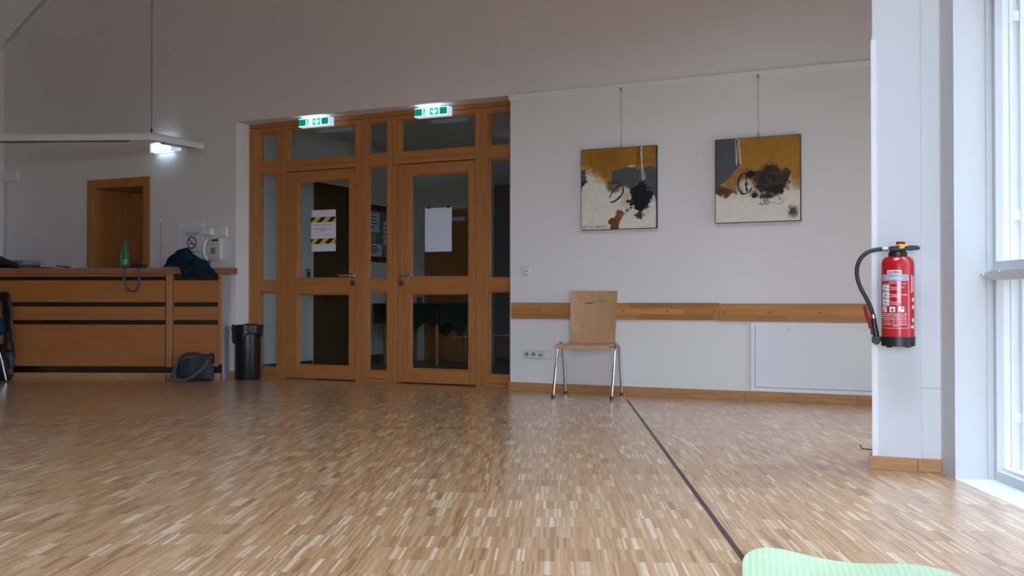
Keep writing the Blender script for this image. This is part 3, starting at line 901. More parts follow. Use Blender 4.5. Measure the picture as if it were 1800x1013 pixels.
# table with green cloth
tx, ty = -2.50, 2.83
t = thing('hall_table', 'wooden table under a green cloth in the hallway', 'table', **on(WALL, tx, ty))
hw = 0.45
TABLEWOOD = wood('table_beech', (0.30, 0.15, 0.06), (0.40, 0.21, 0.09), (20, 20, 1.2))
box(-hw, hw, -hw, hw, 0.70, 0.728).build('tabletop', TABLEWOOD, parent=t, bevel=0.003)
MB().box(-0.36, 0.36, -0.36, -0.34, 0.62, 0.70).box(-0.36, 0.36, 0.34, 0.36, 0.62, 0.70).box(-0.36, -0.34, -0.34, 0.34, 0.62, 0.70).box(0.34, 0.36, -0.34, 0.34, 0.62, 0.70).build('apron', TABLEWOOD, parent=t)
for sx in (-1, 1):
    for sy in (-1, 1):
        MB().lathe([(0.020, 0.0), (0.024, 0.5), (0.027, 0.70)], 16, cx=sx * 0.36, cy=sy * 0.36).build('leg', TABLEWOOD, parent=t, smooth=True)
def cloth_obj(name, label, mat, top, skirts, z):
    """top sheet plus the pieces hanging down its four sides: skirts = list of (u, drop) profiles along a side."""
    hw2 = hw + 0.004 + (z - 0.728) * 1.5
    mb = MB().box(-hw2, hw2, -hw2, hw2, z, z + 0.0025)
    for k in range(4):
        R = Matrix.Rotation(k * math.pi / 2, 4, 'Z')
        rows_a, rows_b = [], []
        for u, d in skirts:
            x = u * hw2
            fl_ = 0.010 * math.sin(u * 9 + k) + 0.006
            rows_a.append((x, -hw2 - 0.001, z + 0.002)); rows_b.append((x, -hw2 - 0.003 - max(0, fl_) - 0.02 * d, z - d))
        mb.grid([rows_a, rows_b], M=R)
    o = mb.build(name, mat, smooth=False, solid=0.0, **on(WALL, tx, ty))
    tag(o, label, 'tablecloth')
    return o
us = [i / 16 - 1 for i in range(33)]
cloth_obj('undercloth', 'grey square cloth hanging straight under the green tablecloth', GREYCLOTH, None, [(u, 0.20 + 0.05 * abs(u) ** 3) for u in us], 0.7285)
cloth_obj('tablecloth', 'dark green tablecloth laid cornerwise, its points hanging off the table', GREENCLOTH, None, [(u, 0.06 + 0.36 * (1 - abs(u)) ** 1.0) for u in us], 0.7325)
ztop = 0.7355
jx_, jy_ = WALL.hit(738, 525, ty - 0.1)[0], ty - 0.1
t = thing('candle_jar', 'small glass candle jar standing on the green cloth', 'jar', **on(WALL, jx_, jy_, ztop))
MB().lathe([(0.028, 0), (0.032, 0.01), (0.032, 0.075), (0.030, 0.08)], 20).build('body', plain('smoked_jar', (0.12, 0.11, 0.09), 0.2), parent=t, smooth=True)
MB().lathe([(0.033, 0.078), (0.033, 0.092), (0.0, 0.094)], 20).build('lid', CREAMPL, parent=t, smooth=True)
jx_ = WALL.hit(664, 500, ty)[0]
t = thing('black_pot', 'black rounded pot on a pale foot at the back of the green table', 'pot', **on(WALL, max(jx_, HX0 + 0.13), ty - 0.05, ztop))
MB().lathe([(0.045, 0), (0.04, 0.02), (0.02, 0.05), (0.02, 0.085)], 24).build('foot', CREAMPL, parent=t, smooth=True)
MB().lathe([(0.02, 0.086), (0.052, 0.10), (0.062, 0.14), (0.062, 0.30), (0.058, 0.305), (0.056, 0.29), (0.0, 0.285)], 24).build('bowl', BLACKPL, parent=t, smooth=True)

# ------------------------------------------------------------------ sheets on the door glass
def sheet(name, label, p0, p1, skew=0.0):
    a_ = WALL.hit(p0[0], p0[1], 0.233); b_ = WALL.hit(p1[0], p1[1], 0.233)
    w_, h_ = b_[0] - a_[0], a_[1] - b_[1]
    t = thing(name, label, 'notice', **on(WALL, a_[0], 0.2355, b_[1]))
    rows = []
    for i in range(7):
        rows.append([(w_ * j / 6, -0.0012 - 0.0016 * (1 + math.sin(i * 1.3 + j * 0.9 + len(name))), h_ * i / 6) for j in range(7)])
    MB().grid(rows).build('paper', PAPER, parent=t, smooth=True)
    return t, w_, h_
t, w_, h_ = sheet('door_notice', 'notice with black and yellow hazard tape taped on the left door glass', (548, 370), (590, 441.5))
wl = plain('inner_paper', (0.80, 0.74, 0.80), 0.8)
za, zb = h_ * 0.19, h_ * 0.82
box(-0.006, w_ + 0.004, -0.0062, -0.0052, za, zb).build('inner_sheet', wl, parent=t)
for zc in (h_ * 0.245, h_ * 0.765):
    hh_ = h_ * 0.062
    tp = box(-0.007, w_ + 0.008, -0.0080, -0.0066, zc - hh_, zc + hh_).build('hazard_tape', TAPEY, parent=t)
    q = MB()
    for k in range(-1, 4):
        xa = 0.045 + k * 0.122 + (0.02 if zc > h_ / 2 else -0.01)
        poly = [(xa, zc - hh_), (xa + 0.058, zc - hh_), (xa + 0.058 + 0.055, zc + hh_), (xa + 0.055, zc + hh_)]
        poly = [(min(max(x, -0.007), w_ + 0.008), z) for x, z in poly]
        if max(p[0] for p in poly) - min(p[0] for p in poly) > 0.012: q.prism(poly, -0.0086, -0.0081)
    q.build('stripe', INK, parent=tp)
q = MB()
for s_, wd, zc in (('Türen ausreichend zu lassen', 0.78, 0.625), ('&', 0.03, 0.575), ('Bitte mit Abstand nach drau-', 0.74, 0.525), ('ssen !!', 0.20, 0.478)):
    put_text(q, s_, 0.020, w_ * 0.49, h_ * zc, -0.0066, 'c', width=w_ * wd)
q.build('lettering', INK, parent=t)
t, w_, h_ = sheet('door_notice', 'plain squared paper sheet hung on the right door glass', (747, 366.5), (794, 442))
q = MB()
nx, nz = 26, 38
for i in range(1, nx): q.box(w_ * i / nx - 0.0005, w_ * i / nx + 0.0005, -0.0052, -0.0050, 0.002, h_ - 0.002)
for i in range(1, nz): q.box(0.002, w_ - 0.002, -0.0052, -0.0050, h_ * i / nz - 0.0005, h_ * i / nz + 0.0005)
q.build('squared_print', plain('pale_grid_ink', (0.56, 0.60, 0.70), 0.8), parent=t)
for x_ in (0.03, w_ - 0.05):
    box(x_, x_ + 0.03, -0.0055, -0.0030, h_ - 0.004, h_ + 0.012).build('tape', INK, parent=t)

# ------------------------------------------------------------------ illuminated signs
HOUSING = plain('lit_white_housing', (0.80, 0.84, 0.86), 0.4, emit=(0.50, 0.74, 1.0), estr=0.30)
FACEGLOW = emission('sign_glow_white', (0.86, 1.0, 0.98), 0.55)
GREENGLOW = emission('sign_glow_green', (0.0, 0.33, 0.22), 0.9)
GREENDIM = emission('sign_glow_green_dim', (0.0, 0.13, 0.085), 0.9)
TOPGLOW = emission('sign_top_light', (0.55, 0.80, 1.0), 3.2)
def exit_sign(px0, px1, py_b, label):
    a_ = WALL.hit(px0, py_b, 0.05); b_ = WALL.hit(px1, py_b, 0.05)
    w_ = b_[0] - a_[0]; h_ = 0.083; z0 = a_[1]
    t = thing('exit_sign', label, 'exit sign', group='illuminated exit signs over the doors', **on(WALL, a_[0], 0.05, z0))
    box(0, w_, 0.002, 0.075, 0, h_).build('housing', HOUSING, parent=t, bevel=0.004)
    box(0.004, w_ * 0.97, -0.002, 0.0019, 0.004, h_ - 0.004).build('light_face', FACEGLOW, parent=t)
    box(w_ * 0.1, w_ * 0.75, 0.008, 0.05, h_ + 0.0005, h_ + 0.004).build('top_window', TOPGLOW, parent=t)
    box(w_ * 0.35, w_ * 0.65, 0.03, 0.06, h_ + 0.0045, S_TOP - z0 - 0.001).build('bracket', WHITEPL, parent=t)
    ya, yb = -0.0042, -0.0022
    zl, zh = 0.011, h_ - 0.010
    for xa, xb in ((0.012, 0.235), (0.755, 0.965)):
        box(w_ * xa, w_ * xb, ya, yb, zl, zh).build('green_field', GREENDIM, parent=t)
    box(w_ * 0.275, w_ * 0.715, ya, yb, zl, zh).build('green_field', GREENGLOW, parent=t)
    q = MB()
    y2, y3 = ya - 0.0012, ya - 0.0002
    X = lambda u: w_ * u
    # doorway with a running figure cut out of it
    q.box(X(0.335), X(0.465), y2, y3, zl + 0.002, zh - 0.002)
    # running figure outside the doorway
    q.prism([(X(0.300), zl + 0.012), (X(0.315), zl + 0.008), (X(0.338), zl + 0.026), (X(0.330), zl + 0.031)], y2, y3)
    # arrow pointing down
    cx_ = 0.590
    q.box(X(cx_ - 0.022), X(cx_ + 0.022), y2, y3, zl + 0.026, zh - 0.003)
    q.prism([(X(cx_), zl + 0.004), (X(cx_ + 0.085), zl + 0.030), (X(cx_ + 0.085), zl + 0.048), (X(cx_ + 0.022), zl + 0.030), (X(cx_ - 0.022), zl + 0.030), (X(cx_ - 0.085), zl + 0.048), (X(cx_ - 0.085), zl + 0.030)], y2 - 0.0003, y3)
    q.build('pictogram', FACEGLOW, parent=t)
    q = MB()
    disc(q, X(0.408), zl + 0.046, 0.0045, y2 - 0.001, y2 - 0.0003, 14)
    q.tube([(X(0.408), y2 - 0.0008, zl + 0.038), (X(0.395), y2 - 0.0008, zl + 0.024)], 0.0022, 6)
    q.tube([(X(0.395), y2 - 0.0008, zl + 0.024), (X(0.412), y2 - 0.0008, zl + 0.016), (X(0.405), y2 - 0.0008, zl + 0.006)], 0.0016, 6)
    q.tube([(X(0.395), y2 - 0.0008, zl + 0.024), (X(0.378), y2 - 0.0008, zl + 0.014), (X(0.362), y2 - 0.0008, zl + 0.014)], 0.0016, 6)
    q.tube([(X(0.425), y2 - 0.0008, zl + 0.026), (X(0.408), y2 - 0.0008, zl + 0.036), (X(0.385), y2 - 0.0008, zl + 0.032)], 0.0013, 6)
    q.build('running_figure', GREENGLOW, parent=t)
    return t
exit_sign(525, 579, 224.3, 'lit green exit sign above the left glass door')
exit_sign(728, 788, 207.0, 'lit green exit sign above the right glass door')

a_ = WALL.hit(263, 268.5, -0.07); b_ = WALL.hit(311.5, 264, -0.07)
t = thing('emergency_light', 'bright white emergency light box on the wall above the counter', 'lamp', **on(WALL, a_[0], 0, a_[1]))
w_, h_ = b_[0] - a_[0], 0.095
box(0, w_, -0.012, -0.001, 0, h_).build('back_plate', WHITEPL, parent=t)
box(0.0, w_, -0.07, -0.0125, 0, h_).build('diffuser', plain('diffuser_rim', (0.75, 0.82, 0.88), 0.35, emit=(0.60, 0.80, 1.0), estr=0.28), parent=t, bevel=0.006)
box(0.03, w_ - 0.09, -0.0725, -0.0705, 0.012, h_ - 0.008).build('lit_window', emission('tube_light', (0.85, 0.94, 1.0), 2.0), parent=t)
box(0.05, w_ - 0.10, -0.06, -0.02, h_ + 0.0005, h_ + 0.003).build('lit_window', TOPGLOW, parent=t)
box(0.05, w_ - 0.10, -0.06, -0.02, -0.003, -0.0005).build('lit_window', TOPGLOW, parent=t)

# ------------------------------------------------------------------ counter
XL = -2.85
ENDP = plain('grey_white_panel', (0.50, 0.49, 0.48), 0.7, spec=0.2)
t = thing('reception_counter', 'long beech reception counter with dark metal strips between its panels', 'counter', **on(CNT, 0, 0))
MB().prism([(XL, 0.016), (0.500, 0.016), (0.500, 0.20), (-0.16, 0.46), (XL, 0.46)], 0.02, 1.029, axis='z').build('carcass', METAL, parent=t)
MB().prism([(XL, -0.03), (0.602, -0.03), (0.602, 0.165), (-0.20, 0.51), (XL, 0.51)], 1.031, 1.090, axis='z').build('worktop', CNTTOP, parent=t, bevel=0.004)
for z0, z1 in ((0.755, 0.968), (0.581, 0.712), (0.130, 0.537)):
    box(XL, -0.066, -0.004, 0.0155, z0, z1).build('panel', CNTPANEL, parent=t, bevel=0.003)
    box(0.022, 0.460, -0.0021, 0.0155, z0, z1).build('panel', CNTPANEL, parent=t, bevel=0.003)
box(XL, -0.066, 0.0, 0.0155, 1.006, 1.030).build('top_strip', CNTPANEL, parent=t)
box(-0.043, 0.014, -0.016, 0.0155, 0.122, 1.030).build('post', BEECH_V, parent=t, bevel=0.003)
box(0.5005, 0.5035, 0.016, 0.215, 0.0, 1.029).build('end_panel', ENDP, parent=t)
box(0.466, 0.502, -0.006, 0.0155, 0.150, 1.030).build('post', BEECH_V, parent=t, bevel=0.003)
box(XL, -0.05, -0.002, 0.0155, 0.0, 0.067).build('plinth', BASEWOOD, parent=t, bevel=0.002)
box(-0.04, 0.49, 0.005, 0.0155, 0.0, 0.067).build('plinth', BASEWOOD, parent=t, bevel=0.002)
TOPZ = 1.0905
def oc(px, y): return CNT.hit(px, 470, y)[0]

# green bottle
def green_glass():
    m, nt, out = new_mat('green_bottle_glass')
    p = N(nt, 'ShaderNodeBsdfPrincipled')
    p.inputs['Base Color'].default_value = (0.12, 0.42, 0.22, 1)
    p.inputs['Roughness'].default_value = 0.06
    p.inputs['Transmission Weight'].default_value = 0.75
    p.inputs['IOR'].default_value = 1.45
    L(nt, p.outputs[0], out.inputs['Surface'])
    return m
bt = thing('glass_bottle', 'slim green glass bottle standing on the counter', 'bottle', **on(CNT, oc(219.5, 0.10), 0.10, TOPZ))
MB().lathe([(0.030, 0.0), (0.042, 0.006), (0.046, 0.03), (0.047, 0.085), (0.043, 0.13), (0.033, 0.18), (0.022, 0.225), (0.0155, 0.255), (0.0145, 0.285), (0.016, 0.287), (0.016, 0.295), (0.010, 0.296)], 32).build('body', green_glass(), parent=bt, smooth=True)
MB().lathe([(0.0160, 0.2735), (0.0175, 0.2740), (0.0175, 0.2995), (0.0, 0.301)], 20).build('cap', plain('dark_green_cap', (0.006, 0.03, 0.018), 0.4), parent=bt, smooth=True)
q = MB(); n_ = 16
q.grid([[(0.0480 * math.sin(a), -0.0480 * math.cos(a), z) for a in [(-0.75 + 1.5 * i / n_) for i in range(n_ + 1)]] for z in (0.035, 0.085)])
q.build('paper_label', plain('bottle_label', (0.10, 0.26, 0.19), 0.6), parent=bt, smooth=True)

# small black case with a long strap that hangs over the edge
x0 = oc(232, 0.05); x1 = oc(254, 0.05)
t = thing('strapped_case', 'small black case whose strap loops down over the counter front', 'case', **on(CNT, x0, 0.06, TOPZ))
box(0.0, x1 - x0, -0.035, 0.035, 0, 0.042).build('body', RUBBER, parent=t, bevel=0.010, seg=3)
MB().lathe([(0.020, 0), (0.020, 0.03), (0.016, 0.034), (0.0, 0.034)], 20, M=Matrix.Translation(((x1 - x0) * 0.72, -0.035, 0.022)) @ Matrix.Rotation(math.pi / 2, 4, 'X')).build('lens_ring', BLACKPL, parent=t, smooth=True)
def CP(px, py, y=-0.036): a = CNT.hit(px, py, y); return (a[0] - x0, y - 0.06, a[1] - TOPZ)
pts = [(0.02, -0.02, 0.012), (-0.04, -0.05, 0.004), CP(221, 470.5, -0.033), CP(219, 480, -0.045), CP(218.5, 492, -0.05), CP(222, 505, -0.05), CP(230, 512.5, -0.05), CP(238, 511, -0.05), CP(243.5, 501, -0.05), CP(245, 488, -0.048), CP(244.5, 478, -0.045), CP(244, 470, -0.034), (0.075, -0.04, 0.040), (0.085, -0.01, 0.044)]
MB().ribbon(smooth_path(pts, 6), Vector((1, 0.35, 0)), 0.018, 0.0025).build('strap', RUBBER, parent=t, smooth=True)

# dark teal jacket thrown over the counter edge
ctr = CNT
def outline(pxs, y):
    return [ctr.hit(px, py, y) for px, py in pxs]
JK = [(287, 469.5), (286.5, 460), (291, 450), (298, 446), (306, 438.5), (323, 434), (328, 437.5), (334, 446), (347, 454), (358, 458.5), (367, 466), (376, 473), (384, 482), (386.5, 488), (384, 492), (378, 490), (372, 482), (366, 480), (359, 481), (361, 486), (360.5, 493), (356, 491), (350, 486), (345, 483), (337, 484), (331, 488), (324, 489.5), (321, 482), (318.5, 473), (316, 470)]
JY = -0.02
ol = outline(JK, JY)
jx0 = ol[0][0]
def jmid(x, z):
    # lies on the worktop, its front part tips over the edge and hangs in front of it
    e = TOPZ + 0.012
    if z > e + 0.05: return 0.075
    if z < e - 0.015: return -0.046
    tt = (z - (e - 0.015)) / 0.065
    return -0.046 + 0.121 * tt * tt * (3 - 2 * tt)
t = thing('jacket', 'dark teal jacket thrown over the right end of the counter', 'jacket', **on(CNT, 0, 0, 0))
pillow(ol, 0.058, 0.011, jmid, fold=0.030, fscale=26, seed=5, power=0.45, back=0.12).build('cloth_shell', DENIM, parent=t, smooth=True, angle=80)
cl = outline([(288.5, 469), (288, 461), (292, 453), (299, 450), (305, 455), (309, 462), (310, 469)], JY)
pillow(cl, 0.022, 0.009, lambda x, z: 0.030, fold=0.02, fscale=40, seed=2).build('lining', DENIMD, parent=t, smooth=True, angle=80)
pk = outline([(327, 463), (329, 458.5), (336, 456), (341, 457.5), (340, 464), (334, 468.5), (328, 467)], JY)
pillow(pk, 0.006, 0.006, lambda x, z: jmid(x, z) - 0.056, seed=3).build('pocket', DENIMD, parent=t, smooth=True)

# things along the counter top, left part
gx0, gx1 = oc(14, 0.3), oc(62, 0.3)
t = thing('slotted_box', 'flat grey slotted device box at the left on the counter', 'box', **on(CNT, (gx0 + gx1) / 2, 0.32, TOPZ))
hw_ = (gx1 - gx0) / 2
MB().box(-hw_, hw_, -0.10, 0.10, 0.038, 0.088).build('lid', GREYPL, parent=t, bevel=0.006)
box(-hw_ + 0.008, hw_ - 0.008, -0.095, 0.095, 0, 0.0375).build('base', plain('dark_grey_plastic', (0.12, 0.12, 0.13), 0.5), parent=t, bevel=0.004)
q = MB()
for k in range(14): q.box(-hw_ + 0.02 + k * 0.0125, -hw_ + 0.026 + k * 0.0125, -0.1012, -0.099, 0.050, 0.078)
q.build('slot', INK, parent=t)
bo = [CNT.hit(px, py, 0.12) for px, py in [(-20, 471.4), (-20, 455), (-6, 451), (3, 450.5), (8, 454), (16, 457), (26, 461), (33, 465), (36.5, 471.4)]]
t = thing('black_hood', 'crumpled black cloth at the left end of the counter', 'cloth', **on(CNT, 0, 0, 0))
pillow(bo, 0.05, 0.012, lambda x, z: 0.12, fold=0.02, fscale=30, seed=9).build('cloth_shell', LEATHER, parent=t, smooth=True, angle=80)
DARKRED = plain('dark_red_cover', (0.075, 0.018, 0.014), 0.5)
def flat_item(name, label, cat, px0, px1, y, h, mat, tilt=0.0, d=0.11, pages=False):
    a_, b_ = oc(px0, y), oc(px1, y)
    t = thing(name, label, cat, **on(CNT, (a_ + b_) / 2, y, TOPZ))
    hw_ = (b_ - a_) / 2
    M = Matrix.Translation((0, 0, abs(math.sin(tilt)) * hw_ + 0.0004)) @ Matrix.Rotation(-tilt, 4, 'Y')
    if pages:
        MB().box(-hw_, hw_, -d, d, 0, 0.003, M).build('cover', mat, parent=t)
        MB().box(-hw_ + 0.004, hw_ - 0.004, -d + 0.004, d - 0.004, 0.0032, h, M).build('pages', PAPER, parent=t)
    else:
        MB().box(-hw_, hw_, -d, d, 0, h, M).build('cover', mat, parent=t, bevel=0.001)
    return t
flat_item('booklet', 'thin dark red booklet lying flat near the grey box on the counter', 'booklet', 68, 91, 0.2, 0.012, DARKRED)
flat_item('booklet', 'dark red booklet with one raised edge left of the beech doorway', 'booklet', 107, 130, 0.2, 0.008, DARKRED, tilt=-0.16)
flat_item('leaflet', 'white leaflet beside the raised red booklet on the counter', 'leaflet', 128, 143, 0.24, 0.010, PAPER, pages=True)
flat_item('leaflet', 'small pale leaflet on the counter before the beech doorway', 'leaflet', 145, 160, 0.16, 0.007, plain('kraft_paper', (0.42, 0.32, 0.25), 0.8))
flat_item('leaflet', 'loose white sheets on the counter between bottle and jacket', 'leaflet', 265, 279, 0.18, 0.006, PAPER, pages=True)
t = thing('wrapper', 'small crumpled white and brown paper beside the jacket', 'paper', **on(CNT, oc(281, 0.14), 0.14, TOPZ))
pillow([(-0.02, 0), (-0.015, 0.014), (0.0, 0.008), (0.02, 0.012), (0.03, 0.004), (0.03, 0.0)], 0.014, 0.005, fold=0.01, fscale=90, seed=4).build('crumple', PAPER, parent=t)

# ------------------------------------------------------------------ small things on the left back wall
a_ = WALL.hit(315.5, 393, 0); b_ = WALL.hit(357.5, 458, 0)
t = thing('wall_cover', 'flat white cover panel carrying the no smoking sheet', 'panel', **on(WALL, a_[0], 0, 1.20))
w_ = b_[0] - a_[0]; h_ = a_[1] - 1.20
box(0, w_, -0.012, -0.0005, 0, h_).build('plate', PAINT_SMOOTH, parent=t, bevel=0.002)
NS_x = a_[0]; NS_w = w_
a2 = WALL.hit(319.5, 398, -0.013); b2 = WALL.hit(353.5, 452, -0.013)
sw, sh = b2[0] - a2[0], a2[1] - b2[1]
t = thing('no_smoking_sign', 'white no smoking sheet with red ring beside the wall telephone', 'sign', **on(WALL, a2[0], -0.013, b2[1]))
box(0, sw, -0.0015, 0, 0, sh).build('sheet', PAPER, parent=t)
cxz = WALL.hit(337.2, 426.8, -0.014); cx_, cz_ = cxz[0] - a2[0], cxz[1] - b2[1]
q = MB(); ring(q, cx_, cz_, 0.050, 0.064, -0.0024, -0.0016, 40)
q.box(-0.054, 0.054, -0.0026, -0.0017, -0.006, 0.006, M=Matrix.Translation((cx_, 0, cz_)) @ Matrix.Rotation(math.radians(45), 4, 'Y'))
q.build('prohibition_ring', INKRED, parent=t)
q = MB(); q.box(cx_ - 0.034, cx_ + 0.036, -0.0022, -0.0016, cz_ - 0.016, cz_ - 0.007)
q.tube([(cx_ + 0.036, -0.002, cz_ - 0.006), (cx_ + 0.03, -0.002, cz_ + 0.008), (cx_ + 0.016, -0.002, cz_ + 0.012), (cx_ + 0.004, -0.002, cz_ + 0.02), (cx_ + 0.006, -0.002, cz_ + 0.034), (cx_ + 0.018, -0.002, cz_ + 0.032), (cx_ + 0.022, -0.002, cz_ + 0.02)], 0.0012, 5)
q.build('cigarette', INK, parent=t)
q = MB()
put_text(q, 'Bitte nicht im Foyer', 0.02, cx_, WALL.hit(337, 411, -0.014)[1] - b2[1], -0.0017, 'c', width=0.168, bold=0.0007)
put_text(q, 'und im Saal rauchen', 0.02, cx_ - 0.002, WALL.hit(337, 414.3, -0.014)[1] - b2[1], -0.0017, 'c', width=0.140, bold=0.0007)
q.build('lettering', INK, parent=t)
q = MB()
zt = WALL.hit(342, 443.3, -0.014)[1] - b2[1]
put_text(q, 'Rauchen verboten', 0.016, cx_ + 0.04, zt, -0.0017, 'c', width=0.11, bold=0.0005)
q.build('lettering', INK, parent=t)
def wall_box(name, label, cat, p0, p1, depth, mat, z1=None):
    a_ = WALL.hit(p0[0], p0[1], -depth); b_ = WALL.hit(p1[0], p1[1], -depth)
    t = thing(name, label, cat, **on(WALL, a_[0], 0, b_[1]))
    return t, b_[0] - a_[0], a_[1] - b_[1]
t, w_, h_ = wall_box('double_switch', 'white double switch box jutting out over the telephone', 'switch', (355, 401), (371, 413.5), 0.055, WHITEPL)
box(0, w_, -0.055, -0.0125, 0, h_).build('housing', WHITEPL, parent=t, bevel=0.004)
for k in (0, 1): box(w_ * (0.08 + 0.44 * k), w_ * (0.48 + 0.44 * k), -0.060, -0.0552, h_ * 0.2, h_ * 0.85).build('rocker', PAINT_SMOOTH, parent=t, bevel=0.002)
q = MB(); put_text(q, 'LICHT  LUFT', 0.012, w_ * 0.45, h_ * 0.88, -0.0553, 'c', width=w_ * 0.75); q.build('lettering', INK, parent=t)
t, w_, h_ = wall_box('thermostat', 'square white plate on the wall above the telephone, right of the double switch', 'switch', (385, 398), (397.5, 415.5), 0.022, WHITEPL)
box(0, w_, -0.022, -0.0005, 0, h_).build('housing', WHITEPL, parent=t, bevel=0.004)
box(w_ * 0.1, w_ * 0.9, -0.0245, -0.0222, h_ * 0.08, h_ * 0.92).build('cover', PAINT_SMOOTH, parent=t, bevel=0.002)
# telephone
a_ = WALL.hit(369, 419, -0.05); b_ = WALL.hit(386, 457, -0.05)
t = thing('wall_telephone', 'cream wall telephone with corded handset behind the counter', 'telephone', **on(WALL, a_[0], 0, b_[1]))
w_, h_ = b_[0] - a_[0], a_[1] - b_[1]
MB().box(0, w_, -0.05, -0.0005, 0, h_).build('body', CREAMPL, parent=t, bevel=0.006)
box(w_ * 0.2, w_ * 0.85, -0.053, -0.0502, h_ * 0.86, h_ * 0.94).build('display', INK, parent=t)
kp = box(w_ * 0.05, w_ * 0.62, -0.0525, -0.0502, h_ * 0.24, h_ * 0.58).build('keypad', CREAMPL, parent=t)
for r in range(4):
    for c_ in range(3):
        box(w_ * (0.12 + 0.16 * c_), w_ * (0.235 + 0.16 * c_), -0.055, -0.0526, h_ * (0.28 + 0.075 * r), h_ * (0.325 + 0.075 * r)).build('key', INK, parent=kp)
hx = -0.045
pts = [(hx + 0.016, -0.040, h_ * 0.96), (hx - 0.002, -0.052, h_ * 0.88), (hx - 0.016, -0.062, h_ * 0.70), (hx - 0.020, -0.066, h_ * 0.48), (hx - 0.016, -0.062, h_ * 0.27), (hx - 0.002, -0.052, h_ * 0.10), (hx + 0.016, -0.040, h_ * 0.03)]
MB().tube(smooth_path(pts, 6), [0.019] * 4 + [0.0185] * 29 + [0.019] * 4, 14).build('handset', plain('handset_plastic', (0.70, 0.68, 0.64), 0.38), parent=t, smooth=True, sub=0)
MB().tube(smooth_path([(hx + 0.03, -0.035, h_ * 0.03), (hx + 0.035, -0.045, -0.03), (hx + 0.02, -0.06, -0.09), (hx + 0.03, -0.03, -0.16)], 8), 0.0045, 8).build('cord', BLACKPL, parent=t, smooth=True)
# thin conduit and left junction box
a_ = WALL.hit(283.3, 388, 0)
t = thing('cable_conduit', 'thin white cable line running down the wall behind the jacket', 'cable', **on(WALL, a_[0], 0, 0))
MB().tube([(0, -0.004, 0.02), (0, -0.004, a_[1] - 0.012)], 0.0035, 8).build('tube', GREYPL, parent=t, smooth=True)
box(-0.012, 0.012, -0.015, -0.0005, a_[1] - 0.012, a_[1] + 0.012).build('cable_clip', WHITEPL, parent=t, bevel=0.003)
t, w_, h_ = wall_box('junction_box', 'small white wall box with a cable at the far left', 'box', (4.5, 302.5), (29.5, 318), 0.03, WHITEPL)
box(0, w_, -0.03, -0.0005, 0, h_).build('housing', WHITEPL, parent=t, bevel=0.004)
MB().tube(smooth_path([(0.025, -0.004, 0.0), (0.028, -0.004, -0.35), (0.024, -0.004, -0.8), (0.026, -0.004, -1.3)], 6), 0.0035, 8).build('cable', GREYPL, parent=t, smooth=True)

# ------------------------------------------------------------------ pendant lamp above the counter
ZL = 9.30
LX, LZ = (265 - 900) / F_PX * ZL, CAM_H + (527 - 240.0) / F_PX * ZL
t = thing('pendant_lamp', 'white tubular pendant light with a louvre hanging over the counter', 'lamp', loc=(LX, ZL, LZ), rot=-GRID)
ex, ey = (354 - 900) / F_PX * 9.86 - LX, 0.56
ex, ey = ex * math.cos(GRID) - ey * math.sin(GRID), ex * math.sin(GRID) + ey * math.cos(GRID)
def sect(n=20):
    pr = []
    for i in range(n):
        a = 2 * math.pi * i / n
        x, z = 0.041 * math.cos(a), 0.041 * math.sin(a)
        if z < -0.030: z = -0.036
        if z < -0.01 and abs(x) < 0.041: z = min(z, -0.036) if abs(x) < 0.034 else z
        pr.append((x, z))
    return pr
SEC = sect()
d1 = Vector((1, 0, 0)); d2 = Vector((ex, ey, 0)).normalized()
P0, P1, P2 = Vector((-3.0, 0, 0)), Vector((0, 0, 0)), Vector((ex, ey, 0))
def section_at(P, d, k=1.0, scale=1.0):
    s = Vector((d.y, -d.x, 0))
    return [P + s * (x * k * scale) + Vector((0, 0, z * scale)) for x, z in SEC]
bis = (d1 + d2).normalized(); kk = 1.0 / bis.dot(d1)
rings_ = [section_at(P0, d1), section_at(P1 - d1 * 0.05, d1), section_at(P1, bis, kk), section_at(P1 + d2 * 0.05, d2), section_at(P2 - d2 * 0.02, d2), section_at(P2 - d2 * 0.004, d2, 1, 0.93), section_at(P2, d2, 1, 0.8)]
mb = MB(); n_ = len(SEC)
vs = [p for r in rings_ for p in r]
fs = [(i * n_ + k, i * n_ + (k + 1) % n_, (i + 1) * n_ + (k + 1) % n_, (i + 1) * n_ + k) for i in range(len(rings_) - 1) for k in range(n_)]
fs += [tuple(range(n_)), tuple(range((len(rings_) - 1) * n_, len(rings_) * n_))]
mb.add(vs, fs)
mb.build('tube_housing', WHITEPL, parent=t, smooth=True, angle=40)
lx1 = (227 - 265) / F_PX * ZL
lv = MB()
lv.box(-2.95, lx1, -0.036, -0.033, -0.050, -0.0362).box(-2.95, lx1, 0.033, 0.036, -0.050, -0.0362)
xx = lx1
while xx > -2.0:
    lv.prism([(xx - 0.012, -0.0364), (xx, -0.0364), (xx - 0.0045, -0.052), (xx - 0.0075, -0.052)], -0.033, 0.033)
    xx -= 0.017
lv.build('louvre', STEEL, parent=t)
Mr = Matrix.Translation(P1) @ Matrix.Rotation(math.atan2(d2.y, d2.x), 4, 'Z')
l2 = MB().box(0.14, (P2 - P1).length - 0.10, -0.034, 0.034, -0.048, -0.0362, Mr)
l2.build('louvre', STEEL, parent=t)
rz = ROOF_H - LZ
wr = MB().tube([(0, 0, 0.041), (0, 0, rz - 0.001)], 0.0030, 8).build('suspension_wire', plain('dark_wire', (0.05, 0.05, 0.05), 0.5), parent=t, smooth=True)
MB().lathe([(0.008, 0.040), (0.008, 0.075), (0.004, 0.08)], 12).build('wire_grip', BLACKPL, parent=t, smooth=True)

